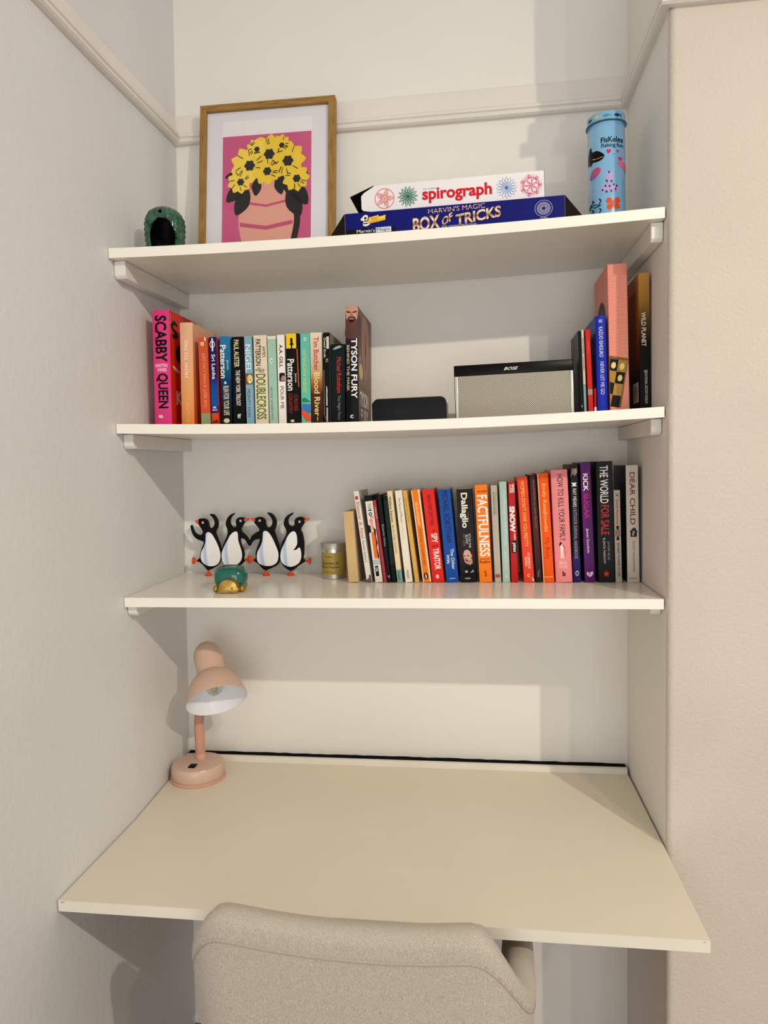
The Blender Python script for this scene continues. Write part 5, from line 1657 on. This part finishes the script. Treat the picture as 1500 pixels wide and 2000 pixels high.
bs.inputs['Roughness'].default_value = 0.95
bs.inputs['Specular IOR Level'].default_value = 0.15
bs.inputs['Sheen Weight'].default_value = 0.2

CHX, CHY = 0.536, -0.732
chair = thing('desk_chair', 'light greige fabric tub chair pushed under the desk, seen from behind', 'chair', (CHX, CHY, FLOOR), (0, 0, math.radians(-2)))
HW = 0.284     # half width outside
HW_B = 0.228


def shell_plan(u, z):
    """outer face: u in -1..1 runs left wing, back, right wing; returns x, y, nx, ny"""
    taper = 1 - 0.10 * max(0, min(1, (0.80 - z) / 0.4))
    hw = HW * taper
    rc_ = 0.090
    yb_ = -0.018 + 0.06 * max(0, (0.80 - z)) * 0.6
    wing = 0.24
    flat = hw - rc_
    arc = rc_ * math.pi / 2
    L = flat + arc + wing
    s = abs(u) * L
    sg = 1 if u >= 0 else -1
    if s < flat:
        x, y, nx, ny = s, yb_ + 0.004 * (s / flat) ** 2, 0.0, -1.0
        y = yb_
    elif s < flat + arc:
        a = (s - flat) / rc_
        x, y, nx, ny = flat + rc_ * math.sin(a), yb_ + rc_ - rc_ * math.cos(a), math.sin(a), -math.cos(a)
    else:
        x, y, nx, ny = hw, yb_ + rc_ + (s - flat - arc), 1.0, 0.0
    return sg * x, y, sg * nx, ny


def top_h(u):
    a = abs(u) * (0.93 if u < 0 else 1.0)
    # back: gentle dip in the middle, high shoulders, then falling to low wings
    if a < 0.30:
        z = 0.797 + 0.012 * (a / 0.30) ** 2
    else:
        z = 0.809
    if a > 0.325:
        q = min(1, (a - 0.325) / 0.21)
        q = q * q * (3 - 2 * q)
        z -= 0.112 * q
    if a > 0.52:
        z -= 0.02 * (a - 0.52) / 0.48
    return z


NU, NV = 64, 16
TK = 0.046
Z0 = 0.40
bm = bmesh.new()
sect = []
for i in range(NU + 1):
    u = -1 + 2 * i / NU
    zt = top_h(u)
    ring = []
    # section: up the outer face, over the rounded top, down the inner face
    for j in range(NV + 1):
        z = Z0 + (zt - TK / 2 - Z0) * j / NV
        x, y, nx, ny = shell_plan(u, z)
        ring.append((x, y, z))
    for j in range(1, 8):
        a = math.pi * j / 8
        zc_ = zt - TK / 2
        x, y, nx, ny = shell_plan(u, zc_)
        off = TK / 2 * (1 - math.cos(a))
        ring.append((x - nx * off, y - ny * off, zc_ + TK / 2 * math.sin(a)))
    for j in range(NV, -1, -1):
        z = Z0 + (zt - TK / 2 - Z0) * j / NV
        x, y, nx, ny = shell_plan(u, z)
        ring.append((x - nx * TK, y - ny * TK, z))
    sect.append([bm.verts.new(c) for c in ring])
k = len(sect[0])
for a, b in zip(sect, sect[1:]):
    for j in range(k):
        bm.faces.new((a[j], a[(j + 1) % k], b[(j + 1) % k], b[j]))
bm.faces.new(sect[0])
bm.faces.new(list(reversed(sect[-1])))
bm_obj('backrest_shell', bm, fab, chair, True)
# stitched seam below the top edge
seam_m = mat((164, 154, 140), .9)


def seam_path(dz, out):
    pth = []
    for i in range(73):
        u = -0.60 + 1.20 * i / 72
        z = top_h(u) - dz
        x, y, nx, ny = shell_plan(u, z)
        pth.append((x + nx * out, y + ny * out, z))
    return pth


tube('seam', seam_path(0.046, 0.0001), 0.0009, seam_m, chair, 6)
bm = bmesh.new()
sp_ = seam_path(0.040, 0.0002)
for i in range(0, 72):
    a, b = Vector(sp_[i]), Vector(sp_[i + 1])
    add_tube(bm, [a + (b - a) * .1, a + (b - a) * .65], 0.0006, 5)
o = bm_obj('stitching', bm, mat((178, 168, 154), .9), chair)
o['kind'] = 'stuff'
# seat, hidden under the desk, and legs
bm = bmesh.new()
spt = [(-.19, .0), (.19, .0), (.205, .06), (.205, .40), (.17, .45), (-.17, .45), (-.205, .40), (-.205, .06)]
prism('seat_cushion', [(x * .94, y + .065) for x, y in smooth_poly(spt, 3)], 'z', 0.37, 0.47, fab, chair, True, bevel=0.012)
bm.free()
wood = noise_mat('beech_leg', (176, 138, 96), (198, 160, 116), 14, rough=.45, stretch=(6, 6, 1))
for lx_, ly_ in ((-.17, .10), (.17, .10), (-.17, .46), (.17, .46)):
    sx_ = 1 if lx_ > 0 else -1
    sy_ = -1 if ly_ < .2 else 1
    tube('leg', [(lx_, ly_, .372), (lx_ + .03 * sx_, ly_ + .03 * sy_, .0008)], [0.017, 0.011], wood, chair, 14)
